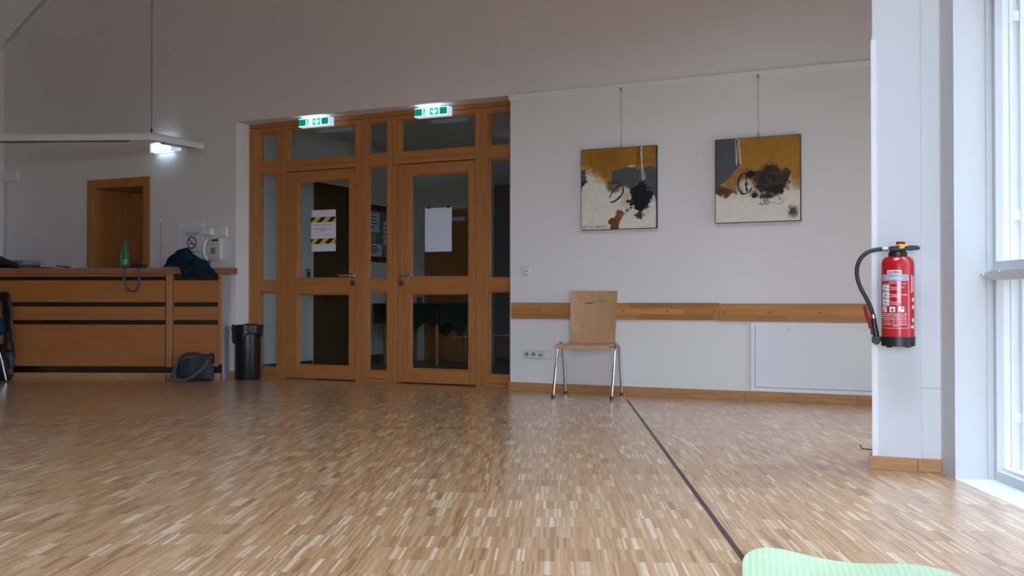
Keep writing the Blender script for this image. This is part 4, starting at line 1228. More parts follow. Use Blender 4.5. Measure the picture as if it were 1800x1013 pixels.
# ------------------------------------------------------------------ bin in the corner of the reveal
bx, bz = WALL.hit(439, 620, 0.0)
BR = 0.122
bs = max(bx, S_L + BR + 0.03)
t = thing('waste_bin', 'tall black round bin with a black liner in the corner of the entrance', 'bin', **on(WALL, bs, -0.03))
MB().lathe([(BR * 0.97, 0.0), (BR, 0.008), (BR, 0.50), (BR * 0.96, 0.50), (BR * 0.94, 0.03), (0.0, 0.03)], 48).build('body', BINM, parent=t, smooth=True)
rng = np.random.RandomState(3); nf = vnoise(21)
n_ = 72; prof = []
def lin(k, i):
    a = 2 * math.pi * i / n_
    lob = 0.5 + 0.5 * math.cos(a - 4.15)
    rag = float(nf(3 + 2.6 * math.cos(a) + 5, 3 + 2.6 * math.sin(a) + 5))
    rag2 = float(nf(9 * math.cos(a) + 20, 9 * math.sin(a) + 20))
    drop = 0.075 + 0.055 * rag + 0.075 * max(0, lob - 0.72) / 0.28
    tt = k / 7.0
    if k == 0: return (BR - 0.03) , 0.44
    if k == 1: return (BR - 0.008), 0.500 + 0.012 * rag2
    r = BR + 0.006 + 0.020 * math.sin(min(1, (k - 1) / 3.0) * math.pi * 0.75) * (0.6 + 0.9 * rag) + 0.010 * (rag2 - 0.4)
    z = 0.525 + 0.018 * rag - (k - 2) / 5.0 * drop if k > 1 else 0.5
    if k == 7: r -= 0.006
    return max(r, BR + 0.003), z
rows = []
for k in range(8):
    row = []
    for i in range(n_ + 1):
        r, z = lin(k, i % n_); a = 2 * math.pi * i / n_
        row.append((r * math.cos(a), r * math.sin(a), z))
    rows.append(row)
MB().grid(rows).build('bin_liner', BAGPL, parent=t, smooth=True, angle=60)

# ------------------------------------------------------------------ access hatch and sockets on the right wall
HS0, HS1, HZ0, HZ1 = 2.064, 3.50, 0.074, 0.605
t = thing('access_hatch', 'large white access hatch low on the wall beside the pillar', 'hatch', **on(WALL, HS0, 0, HZ0))
w_, h_ = HS1 - HS0, HZ1 - HZ0
MB().frame(0, w_, 0, h_, 0.030, -0.010, -0.0005).build('frame', PAINT_SMOOTH, parent=t, bevel=0.0015)
dr = box(0.0335, w_ - 0.0335, -0.0085, -0.0012, 0.0335, h_ - 0.0275).build('door', PAINT_SMOOTH, parent=t, bevel=0.001)
box(0.028, w_ - 0.028, -0.0010, -0.0004, 0.028, h_ - 0.024).build('gasket', INK, parent=t)
for px, py in ((1387, 579.5), (1522, 580.5), ):
    a_ = WALL.hit(px, py, -0.01); lx, lz = a_[0] - HS0, a_[1] - HZ0
    q = MB(); ring(q, lx, lz, 0.010, 0.017, -0.0125, -0.0086, 24); disc(q, lx, lz, 0.0095, -0.0105, -0.0086, 20)
    lk = q.build('lock', WHITEPL, parent=dr)
    box(lx - 0.006, lx + 0.003, -0.0108, -0.0104, lz - 0.003, lz).build('slot', INK, parent=lk)

a_ = WALL.hit(918.5, 484, -0.012); b_ = WALL.hit(931.5, 468.8, -0.012)
t = thing('wall_socket', 'small square cream wall socket beside the glazed entrance', 'socket', **on(WALL, a_[0], 0, a_[1]))
w_, h_ = b_[0] - a_[0], b_[1] - a_[1]
box(0, w_, -0.012, -0.0005, 0, h_).build('frame', CREAMPL, parent=t, bevel=0.004)
box(w_ * 0.14, w_ * 0.86, -0.0145, -0.0122, h_ * 0.14, h_ * 0.86).build('insert', WHITEPL, parent=t, bevel=0.002)
q = MB(); q.box(w_ * 0.40, w_ * 0.47, -0.0150, -0.0144, h_ * 0.40, h_ * 0.60); q.box(w_ * 0.51, w_ * 0.59, -0.0150, -0.0144, h_ * 0.40, h_ * 0.60)
q.build('contact', INK, parent=t)

a_ = WALL.hit(919, 630, -0.012); b_ = WALL.hit(969.5, 616.3, -0.012)
t = thing('socket_strip', 'four gang cream socket strip low on the wall left of the chair', 'socket', **on(WALL, a_[0], 0, a_[1]))
w_, h_ = b_[0] - a_[0], 0.073
box(0, w_, -0.012, -0.0005, 0, h_).build('frame', CREAMPL, parent=t, bevel=0.004)
for k in range(4):
    cxk = w_ * (0.14 + 0.24 * k)
    ins = box(cxk - 0.027, cxk + 0.027, -0.0140, -0.0122, h_ * 0.5 - 0.027, h_ * 0.5 + 0.027).build('insert', WHITEPL if k != 2 else CREAMPL, parent=t, bevel=0.002)
    if k < 2:
        q = MB(); ring(q, cxk, h_ / 2, 0.017, 0.020, -0.0165, -0.0138, 28)
        q.build('socket_rim', GREYPL, parent=ins)
        disc_ = MB(); disc(disc_, cxk, h_ / 2, 0.017, -0.0143, -0.0139, 28)
        disc_.build('socket_well', plain('socket_well', (0.34, 0.33, 0.31), 0.6) if 'socket_well' not in MATS else MATS['socket_well'], parent=ins)
        q = MB(); disc(q, cxk - 0.0075, h_ / 2, 0.0025, -0.0147, -0.0141, 10); disc(q, cxk + 0.0075, h_ / 2, 0.0025, -0.0147, -0.0141, 10)
        q.build('contact', INK, parent=ins)
    if k == 2:
        q = MB(); q.box(cxk - 0.016, cxk - 0.003, -0.0145, -0.0139, h_ * 0.32, h_ * 0.50); q.box(cxk + 0.003, cxk + 0.016, -0.0145, -0.0139, h_ * 0.32, h_ * 0.50)
        q.build('jack', INK, parent=ins)
        box(cxk - 0.02, cxk + 0.02, -0.0145, -0.0139, h_ * 0.80, h_ * 0.86).build('yellow_tab', plain('pale_yellow', (0.55, 0.48, 0.20), 0.5), parent=ins)

# ------------------------------------------------------------------ the two abstract canvases
def lerp(a, b, t): return a + (b - a) * t
def sst(e0, e1, x):
    t = np.clip((x - e0) / (e1 - e0 + 1e-9), 0, 1)
    return t * t * (3 - 2 * t)
def segd(U, V, pts):
    d = np.full(U.shape, 9.0)
    for (a, b), (c, e) in zip(pts[:-1], pts[1:]):
        dx, dy = c - a, e - b; l2 = dx * dx + dy * dy + 1e-12
        t = np.clip(((U - a) * dx + (V - b) * dy) / l2, 0, 1)
        d = np.minimum(d, np.hypot(U - a - t * dx, V - b - t * dy))
    return d
def polyd(U, V, pts):
    """signed distance, negative inside"""
    d = segd(U, V, pts + [pts[0]])
    ins = np.zeros(U.shape, bool)
    n = len(pts)
    for i in range(n):
        x1, y1 = pts[i]; x2, y2 = pts[(i + 1) % n]
        if y1 == y2: continue
        c = ((y1 > V) != (y2 > V)) & (U < (x2 - x1) * (V - y1) / (y2 - y1) + x1)
        ins ^= c
    return np.where(ins, -d, d)
class Art:
    def __init__(self, n, seed):
        self.n = n
        u = (np.arange(n) + 0.0) / (n - 1)
        self.U, self.V = np.meshgrid(u, u)
        self.f = vnoise(seed)
        U, V = self.U, self.V
        self.n1 = fbm(self.f, U * 6, V * 6, 5) - 0.5
        self.n2 = fbm(self.f, U * 24 + 9, V * 24 + 3, 4) - 0.5
        self.n3 = self.f(U * n / 1.7 + 1, V * n / 1.7 + 2) - 0.5
        self.C = np.zeros((n, n, 3))
    def put(self, col, mask, tex=0.12):
        c = np.array(col)[None, None, :] * (1 + tex * (self.n2 * 2 + self.n1))[..., None]
        self.C = lerp(self.C, c, np.clip(mask, 0, 1)[..., None])
    def area(self, pts, soft=0.01, rough=0.06, fine=0.03):
        d = polyd(self.U, self.V, pts) + self.n1 * rough * 2 + self.n2 * fine * 2
        return 1 - sst(-soft, soft, d)
    def blob(self, cx, cy, rx, ry, soft=0.1, rough=0.3, fine=0.3):
        d = np.hypot((self.U - cx) / rx, (self.V - cy) / ry) - 1 + self.n1 * rough * 2 + self.n2 * fine * 2
        return 1 - sst(-soft, soft, d)
    def stroke(self, pts, w, wob=0.01, fine=0.4):
        P = [(p.x, p.y) for p in smooth_path([(a, b, 0) for a, b in pts], 6)]
        d = segd(self.U + self.n1 * wob, self.V + self.n1 * wob, P)
        ww = w * (1 + fine * self.n2 * 3 + self.n1 * 0.8)
        return 1 - sst(ww * 0.7, ww * 1.2 + 0.002, d)
CREAM = (0.78, 0.71, 0.60); OCHRE = (0.36, 0.17, 0.018); GREYA = (0.085, 0.092, 0.095); BLACKA = (0.010, 0.010, 0.012); RUST = (0.17, 0.065, 0.018); BROWN = (0.085, 0.045, 0.028)
def art_one():
    A = Art(300, 31); U, V = A.U, A.V
    A.put(CREAM, np.ones(U.shape), 0.10)
    A.put((0.66, 0.60, 0.52), sst(0.05, 0.25, A.n1 + 0.05) * 0.5)
    d = V - (0.30 + 0.10 * sst(0.0, 0.45, U)) + A.n1 * 0.22 + A.n2 * 0.06
    A.put((0.50, 0.30, 0.10), 1 - sst(-0.05, 0.09, d), 0.2)
    A.put(OCHRE, 1 - sst(-0.10, -0.01, d), 0.22)
    A.put((0.27, 0.115, 0.012), A.blob(0.45, 0.13, 0.30, 0.10, 0.7, 0.4, 0.2) * 0.6)
    A.put((0.42, 0.21, 0.03), A.blob(0.66, 0.10, 0.14, 0.08, 0.7, 0.4, 0.3) * 0.5)
    A.put(CREAM, A.blob(0.68, 0.235, 0.045, 0.012, 0.6, 0.6, 0.8) * 0.7)
    A.put(GREYA, A.area([(-0.1, 0.245), (0.063, 0.245), (0.068, 0.34), (0.062, 0.40), (0.03, 0.46), (-0.1, 0.50)], 0.008, 0.02, 0.02), 0.15)
    A.put(BLACKA, A.area([(-0.1, 0.42), (0.05, 0.38), (0.068, 0.40), (0.03, 0.455), (-0.1, 0.50)], 0.01, 0.02, 0.06) * 0.8)
    A.put(GREYA, A.area([(0.40, 0.29), (0.52, 0.28), (0.62, 0.245), (0.76, 0.28), (0.90, 0.26), (1.1, 0.245), (1.1, 0.70), (0.95, 0.60), (0.72, 0.56), (0.60, 0.50), (0.48, 0.45), (0.41, 0.42)], 0.010, 0.025, 0.02), 0.12)
    A.put(OCHRE, A.blob(0.385, 0.34, 0.03, 0.08, 0.5, 0.4, 0.3) * 0.8)
    A.put(BROWN, A.blob(0.455, 0.48, 0.095, 0.075, 0.4, 0.3, 0.25) * 0.85)
    A.put((0.60, 0.48, 0.40), A.blob(0.60, 0.63, 0.07, 0.14, 0.5, 0.3, 0.4) * 0.8)
    A.put(CREAM, A.blob(0.555, 0.76, 0.05, 0.05, 0.4, 0.3, 0.3) * 0.8)
    A.put(CREAM, A.area([(0.62, 0.84), (0.80, 0.90), (1.1, 0.62), (1.1, 1.1), (0.50, 1.1), (0.53, 0.92)], 0.03, 0.04, 0.02), 0.08)
    A.put(RUST, A.area([(0.50, 0.76), (0.60, 0.81), (0.53, 0.90), (0.50, 1.05), (0.38, 1.05), (0.40, 0.95), (0.36, 0.93), (0.37, 0.88), (0.44, 0.86)], 0.008, 0.015, 0.02), 0.35)
    A.put((0.26, 0.10, 0.025), A.area([(0.50, 0.77), (0.59, 0.81), (0.52, 0.90), (0.47, 0.88)], 0.03, 0.02, 0.02) * 0.8)
    A.put(BLACKA, A.blob(0.805, 0.635, 0.145, 0.165, 0.12, 0.22, 0.5))
    A.put(BLACKA, A.blob(0.82, 0.50, 0.07, 0.05, 0.3, 0.3, 0.5))
    A.put(BLACKA, A.blob(0.915, 0.60, 0.05, 0.06, 0.25, 0.3, 0.6))
    A.put(BROWN, A.blob(0.79, 0.845, 0.06, 0.04, 0.2, 0.4, 0.9))
    A.put(BLACKA, A.blob(0.63, 0.665, 0.018, 0.020, 0.3, 0.3, 0.5)); A.put(BLACKA, A.blob(0.62, 0.78, 0.03, 0.02, 0.3, 0.4, 0.9) * 0.8)
    spk = (A.n2 > 0.16) * A.blob(0.68, 0.70, 0.10, 0.16, 0.6, 0.2, 0.1)
    A.put(BLACKA, spk * 0.8)
    A.put(BLACKA, A.stroke([(0.385, 0.605), (0.42, 0.545), (0.48, 0.485), (0.55, 0.468)], 0.007))
    A.put(BLACKA, A.stroke([(0.565, 0.49), (0.57, 0.52), (0.555, 0.57), (0.51, 0.625), (0.44, 0.665), (0.40, 0.67)], 0.008))
    A.put(BLACKA, A.blob(0.425, 0.665, 0.03, 0.008, 0.3, 0.3, 0.5))
    smear = np.exp(-((U - 0.80) / 0.030) ** 2) * (V < 0.22) + np.exp(-((U - 0.755) / 0.012) ** 2) * (V < 0.24) * 0.6
    A.put(BLACKA, smear * (0.35 + 1.6 * np.clip(A.n2 + 0.1, 0, 1)))
    A.put(BLACKA, A.stroke([(0.797, 0.0), (0.797, 0.2)], 0.005, 0.002) * 0.9)
    for p in ([(0.815, 0.0), (0.80, 0.10), (0.818, 0.28), (0.83, 0.40), (0.82, 0.405), (0.815, 0.30), (0.822, 0.15), (0.818, 0.0)], [(0.835, 0.28), (0.852, 0.41), (0.858, 0.33)], [(0.80, 0.0), (0.83, 0.28)]):
        A.put((0.85, 0.83, 0.80), A.stroke(p, 0.0022, 0.004, 0.2) * 0.9, 0)
    for k in range(34):
        x = 0.015 + 0.0105 * k + 0.004 * math.sin(k * 7.1)
        hgt = 0.022 + 0.018 * abs(math.sin(k * 2.3))
        A.put((0.05, 0.045, 0.05), (np.abs(U - x) < 0.0022) * (V > 0.985 - hgt) * (V < 0.985) * 0.8, 0)
    return A
def art_two():
    A = Art(300, 57); U, V = A.U, A.V
    A.put(CREAM, np.ones(U.shape), 0.10)
    A.put((0.68, 0.62, 0.50), sst(0.05, 0.25, A.n1 + 0.03) * 0.5)
    d = V - (0.60 + 0.03 * np.sin(U * 5)) + A.n1 * 0.10 + A.n2 * 0.04
    A.put((0.56, 0.37, 0.13), 1 - sst(-0.06, 0.10, d), 0.2)
    A.put((0.40, 0.195, 0.022), 1 - sst(-0.12, 0.0, d), 0.18)
    A.put((0.32, 0.145, 0.012), A.blob(0.60, 0.12, 0.5, 0.14, 0.8, 0.4, 0.2) * 0.5)
    A.put(GREYA, A.area([(-0.1, -0.1), (0.285, -0.1), (0.285, 0.335), (0.18, 0.46), (0.05, 0.56), (-0.1, 0.60)], 0.012, 0.012, 0.015), 0.12)
    A.put((0.34, 0.17, 0.06), A.area([(0.30, 0.36), (0.37, 0.36), (0.34, 0.50), (0.30, 0.62), (0.10, 0.66), (0.0, 0.60), (0.16, 0.50)], 0.03, 0.04, 0.03) * 0.95, 0.4)
    A.put(RUST, A.area([(-0.1, 0.565), (0.10, 0.55), (0.14, 0.60), (0.28, 0.61), (0.28, 0.65), (0.17, 0.66), (0.12, 0.69), (0.05, 0.67), (-0.1, 0.64)], 0.01, 0.03, 0.04), 0.5)
    A.put((0.06, 0.022, 0.014), A.area([(0.0, 0.60), (0.11, 0.58), (0.12, 0.64), (0.03, 0.65)], 0.02, 0.05, 0.06) * 0.7)
    A.put(CREAM, A.blob(0.36, 0.60, 0.09, 0.09, 0.4, 0.2, 0.15) * 0.9)
    A.put((0.55, 0.45, 0.38), A.blob(0.31, 0.62, 0.035, 0.07, 0.5, 0.2, 0.3) * 0.7)
    A.put((0.70, 0.64, 0.58), A.blob(0.82, 0.50, 0.06, 0.06, 0.5, 0.3, 0.4) * 0.8)
    A.put((0.050, 0.030, 0.022), A.blob(0.665, 0.52, 0.185, 0.175, 0.16, 0.26, 0.5))
    A.put((0.035, 0.022, 0.018), A.blob(0.655, 0.37, 0.10, 0.055, 0.3, 0.3, 0.8) * 0.9)
    A.put((0.075, 0.045, 0.035), A.blob(0.68, 0.48, 0.10, 0.09, 0.5, 0.4, 0.4) * 0.7)
    A.put(BLACKA, A.blob(0.72, 0.64, 0.08, 0.06, 0.3, 0.3, 0.7) * 0.9)
    spk = (A.n2 > 0.04) * A.blob(0.56, 0.52, 0.25, 0.20, 0.5, 0.3, 0.1)
    A.put(BLACKA, spk * 0.85)
    A.put(BLACKA, A.blob(0.43, 0.435, 0.06, 0.035, 0.3, 0.4, 0.9)); A.put(BLACKA, A.blob(0.475, 0.685, 0.045, 0.035, 0.3, 0.3, 0.9)); A.put((0.06, 0.035, 0.028), A.blob(0.62, 0.70, 0.09, 0.035, 0.3, 0.4, 0.5))
    A.put((0.06, 0.04, 0.03), A.blob(0.82, 0.43, 0.05, 0.05, 0.3, 0.5, 0.8))
    for p, w in (([(0.265, 0.55), (0.29, 0.46), (0.35, 0.415), (0.375, 0.44), (0.365, 0.54), (0.38, 0.63)], 0.008), ([(0.27, 0.55), (0.285, 0.62), (0.33, 0.665), (0.40, 0.645), (0.44, 0.60)], 0.007), ([(0.30, 0.60), (0.33, 0.67)], 0.006),
                 ([(0.885, 0.42), (0.87, 0.48), (0.83, 0.55), (0.80, 0.60)], 0.008), ([(0.79, 0.49), (0.84, 0.47), (0.87, 0.49)], 0.006), ([(0.79, 0.62), (0.84, 0.60), (0.865, 0.64)], 0.005), ([(0.45, 0.42), (0.53, 0.40)], 0.006)):
        A.put(BLACKA, A.stroke(p, w))
    for p in ([(0.60, 0.75), (0.77, 0.80), (0.83, 0.72)], [(0.54, 0.75), (0.56, 0.82)], [(0.44, 0.55), (0.41, 0.62), (0.36, 0.64)]):
        A.put((0.12, 0.10, 0.09), A.stroke(p, 0.0025) * 0.8)
    A.put(BLACKA, ((A.n2 > 0.17) * A.blob(0.60, 0.74, 0.22, 0.06, 0.6, 0.2, 0.1)) * 0.8)
    A.put((0.030, 0.016, 0.016), A.blob(0.925, 0.885, 0.055, 0.065, 0.5, 0.25, 0.5) * 0.92)
    A.put(BROWN, A.blob(0.955, 0.60, 0.05, 0.04, 0.7, 0.3, 0.4) * 0.4)
    A.put(BLACKA, np.exp(-((U - 0.28) / 0.012) ** 2) * (V < 0.33) * (0.3 + np.clip(A.n2 * 3, 0, 1)) * 0.8)
    for p in ([(0.245, 0.0), (0.248, 0.20), (0.258, 0.32), (0.262, 0.20), (0.27, 0.08), (0.29, 0.0)], [(0.285, 0.02), (0.288, 0.22), (0.305, 0.31), (0.30, 0.15), (0.278, 0.05)], [(0.255, 0.0), (0.275, 0.02)]):
        A.put((0.80, 0.74, 0.66), A.stroke(p, 0.0022, 0.004, 0.2) * 0.9, 0)
    return A
def canvas(name, label, p_tl, p_br, A, hook_px):
    dep = 0.038
    a_ = WALL.hit(p_tl[0], p_tl[1], -dep); b_ = WALL.hit(p_br[0], p_br[1], -dep)
    w_, h_ = b_[0] - a_[0], a_[1] - b_[1]
    t = thing(name, label, 'painting', group=None, **on(WALL, a_[0], -0.0008, b_[1]))
    ed = box(0, w_, -dep + 0.0008, 0.0, 0, h_).build('edge', plain('black_canvas_edge', (0.012, 0.012, 0.013), 0.5) if 'black_canvas_edge' not in MATS else MATS['black_canvas_edge'], parent=t)
    n = A.n
    me = bpy.data.meshes.new('painted_face')
    mgn = 0.004
    X = mgn + A.U * (w_ - 2 * mgn); Zc = mgn + (1 - A.V) * (h_ - 2 * mgn)
    Yc = np.full(X.shape, -dep - 0.0002)
    co = np.stack([X, Yc, Zc], -1).reshape(-1, 3)
    idx = np.arange(n * n).reshape(n, n)
    q = np.stack([idx[1:, :-1], idx[1:, 1:], idx[:-1, 1:], idx[:-1, :-1]], -1).reshape(-1, 4)
    me.from_pydata(co.tolist(), [], q.tolist())
    ca = me.color_attributes.new('paint', 'FLOAT_COLOR', 'POINT')
    colr = np.concatenate([np.clip(A.C, 0, 1).reshape(-1, 3), np.ones((n * n, 1))], 1).astype(np.float32)
    ca.data.foreach_set('color', colr.ravel())
    me.polygons.foreach_set('use_smooth', [True] * len(me.polygons))
    m, nt, out = (None, None, None)
    if 'oil_paint' not in MATS:
        m, nt, out = new_mat('oil_paint')
        p = N(nt, 'ShaderNodeBsdfPrincipled'); p.inputs['Roughness'].default_value = 0.55; p.inputs['Specular IOR Level'].default_value = 0.3
        at = N(nt, 'ShaderNodeAttribute', attribute_name='paint')
        L(nt, at.outputs['Color'], p.inputs['Base Color']); L(nt, p.outputs[0], out.inputs['Surface'])
    me.materials.append(MATS['oil_paint'])
    o = bpy.data.objects.new('painted_face', me); COL.objects.link(o); o.parent = t
    hs, hz = WALL.hit(hook_px[0], hook_px[1], -dep); hs -= a_[0]
    box(hs - 0.006, hs + 0.006, -0.014, -0.004, h_ - 0.002, h_ + 0.028).build('hook', STEEL, parent=t, bevel=0.002)
    zt_ = 2.512 - b_[1]
    wr = MB().tube([(hs, -0.008, h_ + 0.026), (hs, -0.008, zt_)], 0.0016, 6).build('hanging_wire', STEEL, parent=t, smooth=True)
    box(hs - 0.006, hs + 0.006, -0.013, -0.0065, zt_ - 0.02, zt_ + 0.006).build('wire_clip', STEEL, parent=t)
    return t
canvas('abstract_painting', 'square abstract canvas, left of two, with black patch and grey band under ochre', (1021.5, 264), (1154, 401), art_one(), (1090, 258))
canvas('abstract_painting', 'square abstract canvas, right of two, with brown black tangle on ochre and cream', (1257, 246), (1407.5, 388), art_two(), (1332, 236))

# ------------------------------------------------------------------ chair
def shell_profile():
    pts = [(-0.236, 0.396), (-0.234, 0.412), (-0.222, 0.427), (-0.19, 0.434), (-0.10, 0.431), (0.0, 0.425), (0.07, 0.423), (0.108, 0.428), (0.130, 0.445), (0.140, 0.475), (0.148, 0.54), (0.158, 0.62), (0.168, 0.70), (0.178, 0.78), (0.187, 0.852)]
    return smooth_path([(0, y, z) for y, z in pts], 4)
def make_chair(label):
    t = thing('stacking_chair', label, 'chair')
    prof = shell_profile()
    th = 0.011
    def part(name, i0, i1, cut=None):
        mb = MB(); top, bot = [], []
        nx = 14
        for i in range(i0, i1 + 1):
            p = prof[i]
            tg = (prof[min(i + 1, len(prof) - 1)] - prof[max(i - 1, 0)]).normalized()
            nn = Vector((0, tg.z, -tg.y))
            z = p.z
            s = (i / (len(prof) - 1))
            if z < 0.45 and p.y < 0.09: hw = 0.214
            else:
                k = min(1, max(0, (z - 0.428) / 0.40)); hw = 0.186 + 0.012 * k
                hw = hw + (0.214 - 0.186) * max(0, 1 - (z - 0.423) / 0.022) if z < 0.445 else hw
            ra, rb = [], []
            for j in range(nx + 1):
                x = -1 + 2 * j / nx
                curve = 0.018 * x * x * min(1, max(0, (z - 0.44) / 0.1))
                sag = -0.008 * (1 - x * x) if z < 0.44 else 0
                edge = -0.006 * max(0, abs(x) - 0.8) / 0.2 if z < 0.44 else 0
                q = Vector((x * hw, p.y - curve, p.z + sag + edge))
                ra.append(q); rb.append(q + nn * th)
            top.append(ra); bot.append(rb)
        R, C = len(top), nx + 1
        mb.add([p for r in top for p in r] + [p for r in bot for p in r], [])
        b = R * C
        for i in range(R - 1):
            for j in range(C - 1):
                a_ = i * C + j
                mb.f.append((a_, a_ + 1, a_ + C + 1, a_ + C)); mb.f.append((b + a_, b + a_ + C, b + a_ + C + 1, b + a_ + 1))
        for i in range(R - 1):
            for j in (0, C - 1):
                a_ = i * C + j; mb.f.append((a_, a_ + C, b + a_ + C, b + a_))
        for j in range(C - 1):
            for i in (0, R - 1):
                a_ = i * C + j; mb.f.append((a_, b + a_, b + a_ + 1, a_ + 1))
        o = mb.build(name, CHAIRWOOD, parent=t, smooth=True, angle=50)
        if cut:
            cu = MB().prism(cut, -0.2, 0.5).build('cutter', CHAIRWOOD)
            md = o.modifiers.new('b', 'BOOLEAN'); md.operation = 'DIFFERENCE'; md.object = cu; md.solver = 'EXACT'
            dg = bpy.context.evaluated_depsgraph_get()
            me = bpy.data.meshes.new_from_object(o.evaluated_get(dg))
            o.modifiers.clear(); o.data = me; me.name = name
            bpy.data.objects.remove(cu)
        return o
    split = next(i for i, p in enumerate(prof) if p.y > 0.10 and p.z > 0.44)
    part('seat', 0, split)
    slot = [(-0.090, 0.759), (-0.065, 0.747), (-0.032, 0.743), (0.0, 0.752), (0.03, 0.763), (0.065, 0.765), (0.100, 0.757), (0.078, 0.768), (0.042, 0.775), (0.010, 0.770), (-0.028, 0.757), (-0.06, 0.755)]
    part('backrest', split, len(prof) - 1, slot)
    r = 0.0105
    for s in (-1, 1):
        x = s * 0.236
        fr = smooth_path([(x, -0.232, 0.012), (x, -0.155, 0.22), (x, -0.085, 0.385), (x * 0.99, -0.055, 0.418), (x * 0.985, -0.015, 0.428)], 6)
        re = smooth_path([(x, 0.158, 0.012), (x, 0.112, 0.22), (x, 0.062, 0.385), (x * 0.99, 0.030, 0.418), (x * 0.985, -0.015, 0.428)], 6)
        a_ = MB().tube(fr, r, 12).build('leg', CHROME, parent=t, smooth=True)
        b_ = MB().tube(re, r, 12).build('leg', CHROME, parent=t, smooth=True)
        for leg_, y in ((a_, -0.2335), (b_, 0.1590)):
            MB().lathe([(0.013, 0.0), (0.0135, 0.02), (0.011, 0.028)], 14, cx=x, cy=y).build('foot_cap', BLACKPL, parent=leg_, smooth=True)
        MB().tube([(x, -0.118, 0.330), (x + s * 0.012, -0.02, 0.318), (x, 0.088, 0.322)], 0.0028, 8).build('link_wire', CHROME, parent=t, smooth=True)
    MB().tube([(-0.230, -0.055, 0.412), (-0.19, -0.055, 0.408), (0.19, -0.055, 0.408), (0.230, -0.055, 0.412)], 0.010, 10).build('crossbar', CHROME, parent=t, smooth=True)
    MB().tube([(-0.230, 0.045, 0.412), (-0.19, 0.045, 0.402), (0.19, 0.045, 0.402), (0.230, 0.045, 0.412)], 0.010, 10).build('crossbar', CHROME, parent=t, smooth=True)
    return t
ch = make_chair('beech plywood chair with chrome legs standing alone against the wall under the paintings')
ch['group'] = 'plywood stacking chairs'
fm = floor_at(1020, 701.5)
ca = math.radians(18.0)
ch.location = (fm[0] + 0.014 + 0.228 * math.sin(ca), fm[1] + 0.228 * math.cos(ca), 0)
ch.rotation_euler = (0, 0, -ca)
def dup(root, label):
    r = root.copy(); COL.objects.link(r); r['label'] = label
    for c in list(root.children):
        d = c.copy(); COL.objects.link(d); d.parent = r
        for g in list(c.children):
            e = g.copy(); COL.objects.link(e); e.parent = d
    return r
bpy.context.view_layer.update()
ch2 = dup(ch, 'chrome legged chair at the far left under a black leather jacket')
c2a = math.radians(40)
ch2.location = (-5.03, 9.45, 0); ch2.rotation_euler = (0, 0, -c2a)
CF = Frame((-5.03, 9.45), GRID)
LJ = [(-32, 513), (-6, 512.5), (5, 513.5), (12, 511.5), (20, 514), (27, 522), (31, 542), (35, 577), (38, 605), (40, 621), (38.5, 622.5), (34, 622.5), (31, 615), (27.5, 598), (25.5, 585), (24, 600), (24.5, 617), (14, 619), (8, 602), (9, 572), (5.5, 556), (3.5, 536), (-3, 528), (-32, 528)]
LY = 0.0
lo = [CF.hit(px, py, LY) for px, py in LJ]
t = thing('leather_jacket', 'black leather jacket hung over the chair at the left edge', 'jacket', **on(CF, 0, 0, 0))
cxl, cyl = CF.local(*(Vector((-5.03, 9.45)) + Vector((math.sin(c2a), math.cos(c2a))) * 0.15))
def lmid(x, z):
    # follows the slanted backrest plane, a little in front of it
    return cyl + (x - cxl) * -math.tan(c2a - GRID) * 0.82 - 0.035
pillow(lo, 0.045, 0.014, lmid, fold=0.03, fscale=22, seed=12, power=0.5, back=0.9).build('jacket_shell', LEATHER, parent=t, smooth=True, angle=80)
q = MB().tube([Vector((CF.hit(38, 621)[0], lmid(CF.hit(38, 621)[0], 0), CF.hit(38, 621)[1] + 0.01)), Vector((CF.hit(39.5, 629)[0], lmid(CF.hit(38, 621)[0], 0), CF.hit(39, 629)[1]))], 0.006, 6)
q.build('cuff_strap', LEATHER, parent=t, smooth=True)
bl = [CF.hit(px, py, -0.1) for px, py in [(-30, 592), (-28, 572), (-10, 563), (4, 563), (10, 570), (11.5, 583), (6, 591), (-8, 593)]]
t = thing('blue_garment', 'dark blue garment lying on the seat of the left chair', 'garment', **on(CF, 0, 0, 0))
zs = CF.hit(0, 593, -0.1)[1]
pillow([(x, z - zs + 0.446) for x, z in bl], 0.07, 0.014, lambda x, z: -0.10, fold=0.03, fscale=25, seed=15).build('cloth_shell', BLUECLOTH, parent=t, smooth=True, angle=80)
bg = [CF.hit(px, py, 0.12) for px, py in [(-34, 668), (-36, 640), (-30, 612), (-5, 602), (12, 604), (22, 618), (24, 640), (22, 660), (15, 668.4)]]
t = thing('black_backpack', 'black bag standing on the floor behind the legs of the left chair', 'bag', **on(CF, 0, 0, 0))
zb_ = min(z for x, z in bg)
pillow([(x, z - zb_ + 0.002) for x, z in bg], 0.055, 0.016, lambda x, z: 0.13, fold=0.02, fscale=18, seed=17).build('bag_body', LEATHER, parent=t, smooth=True, angle=80)

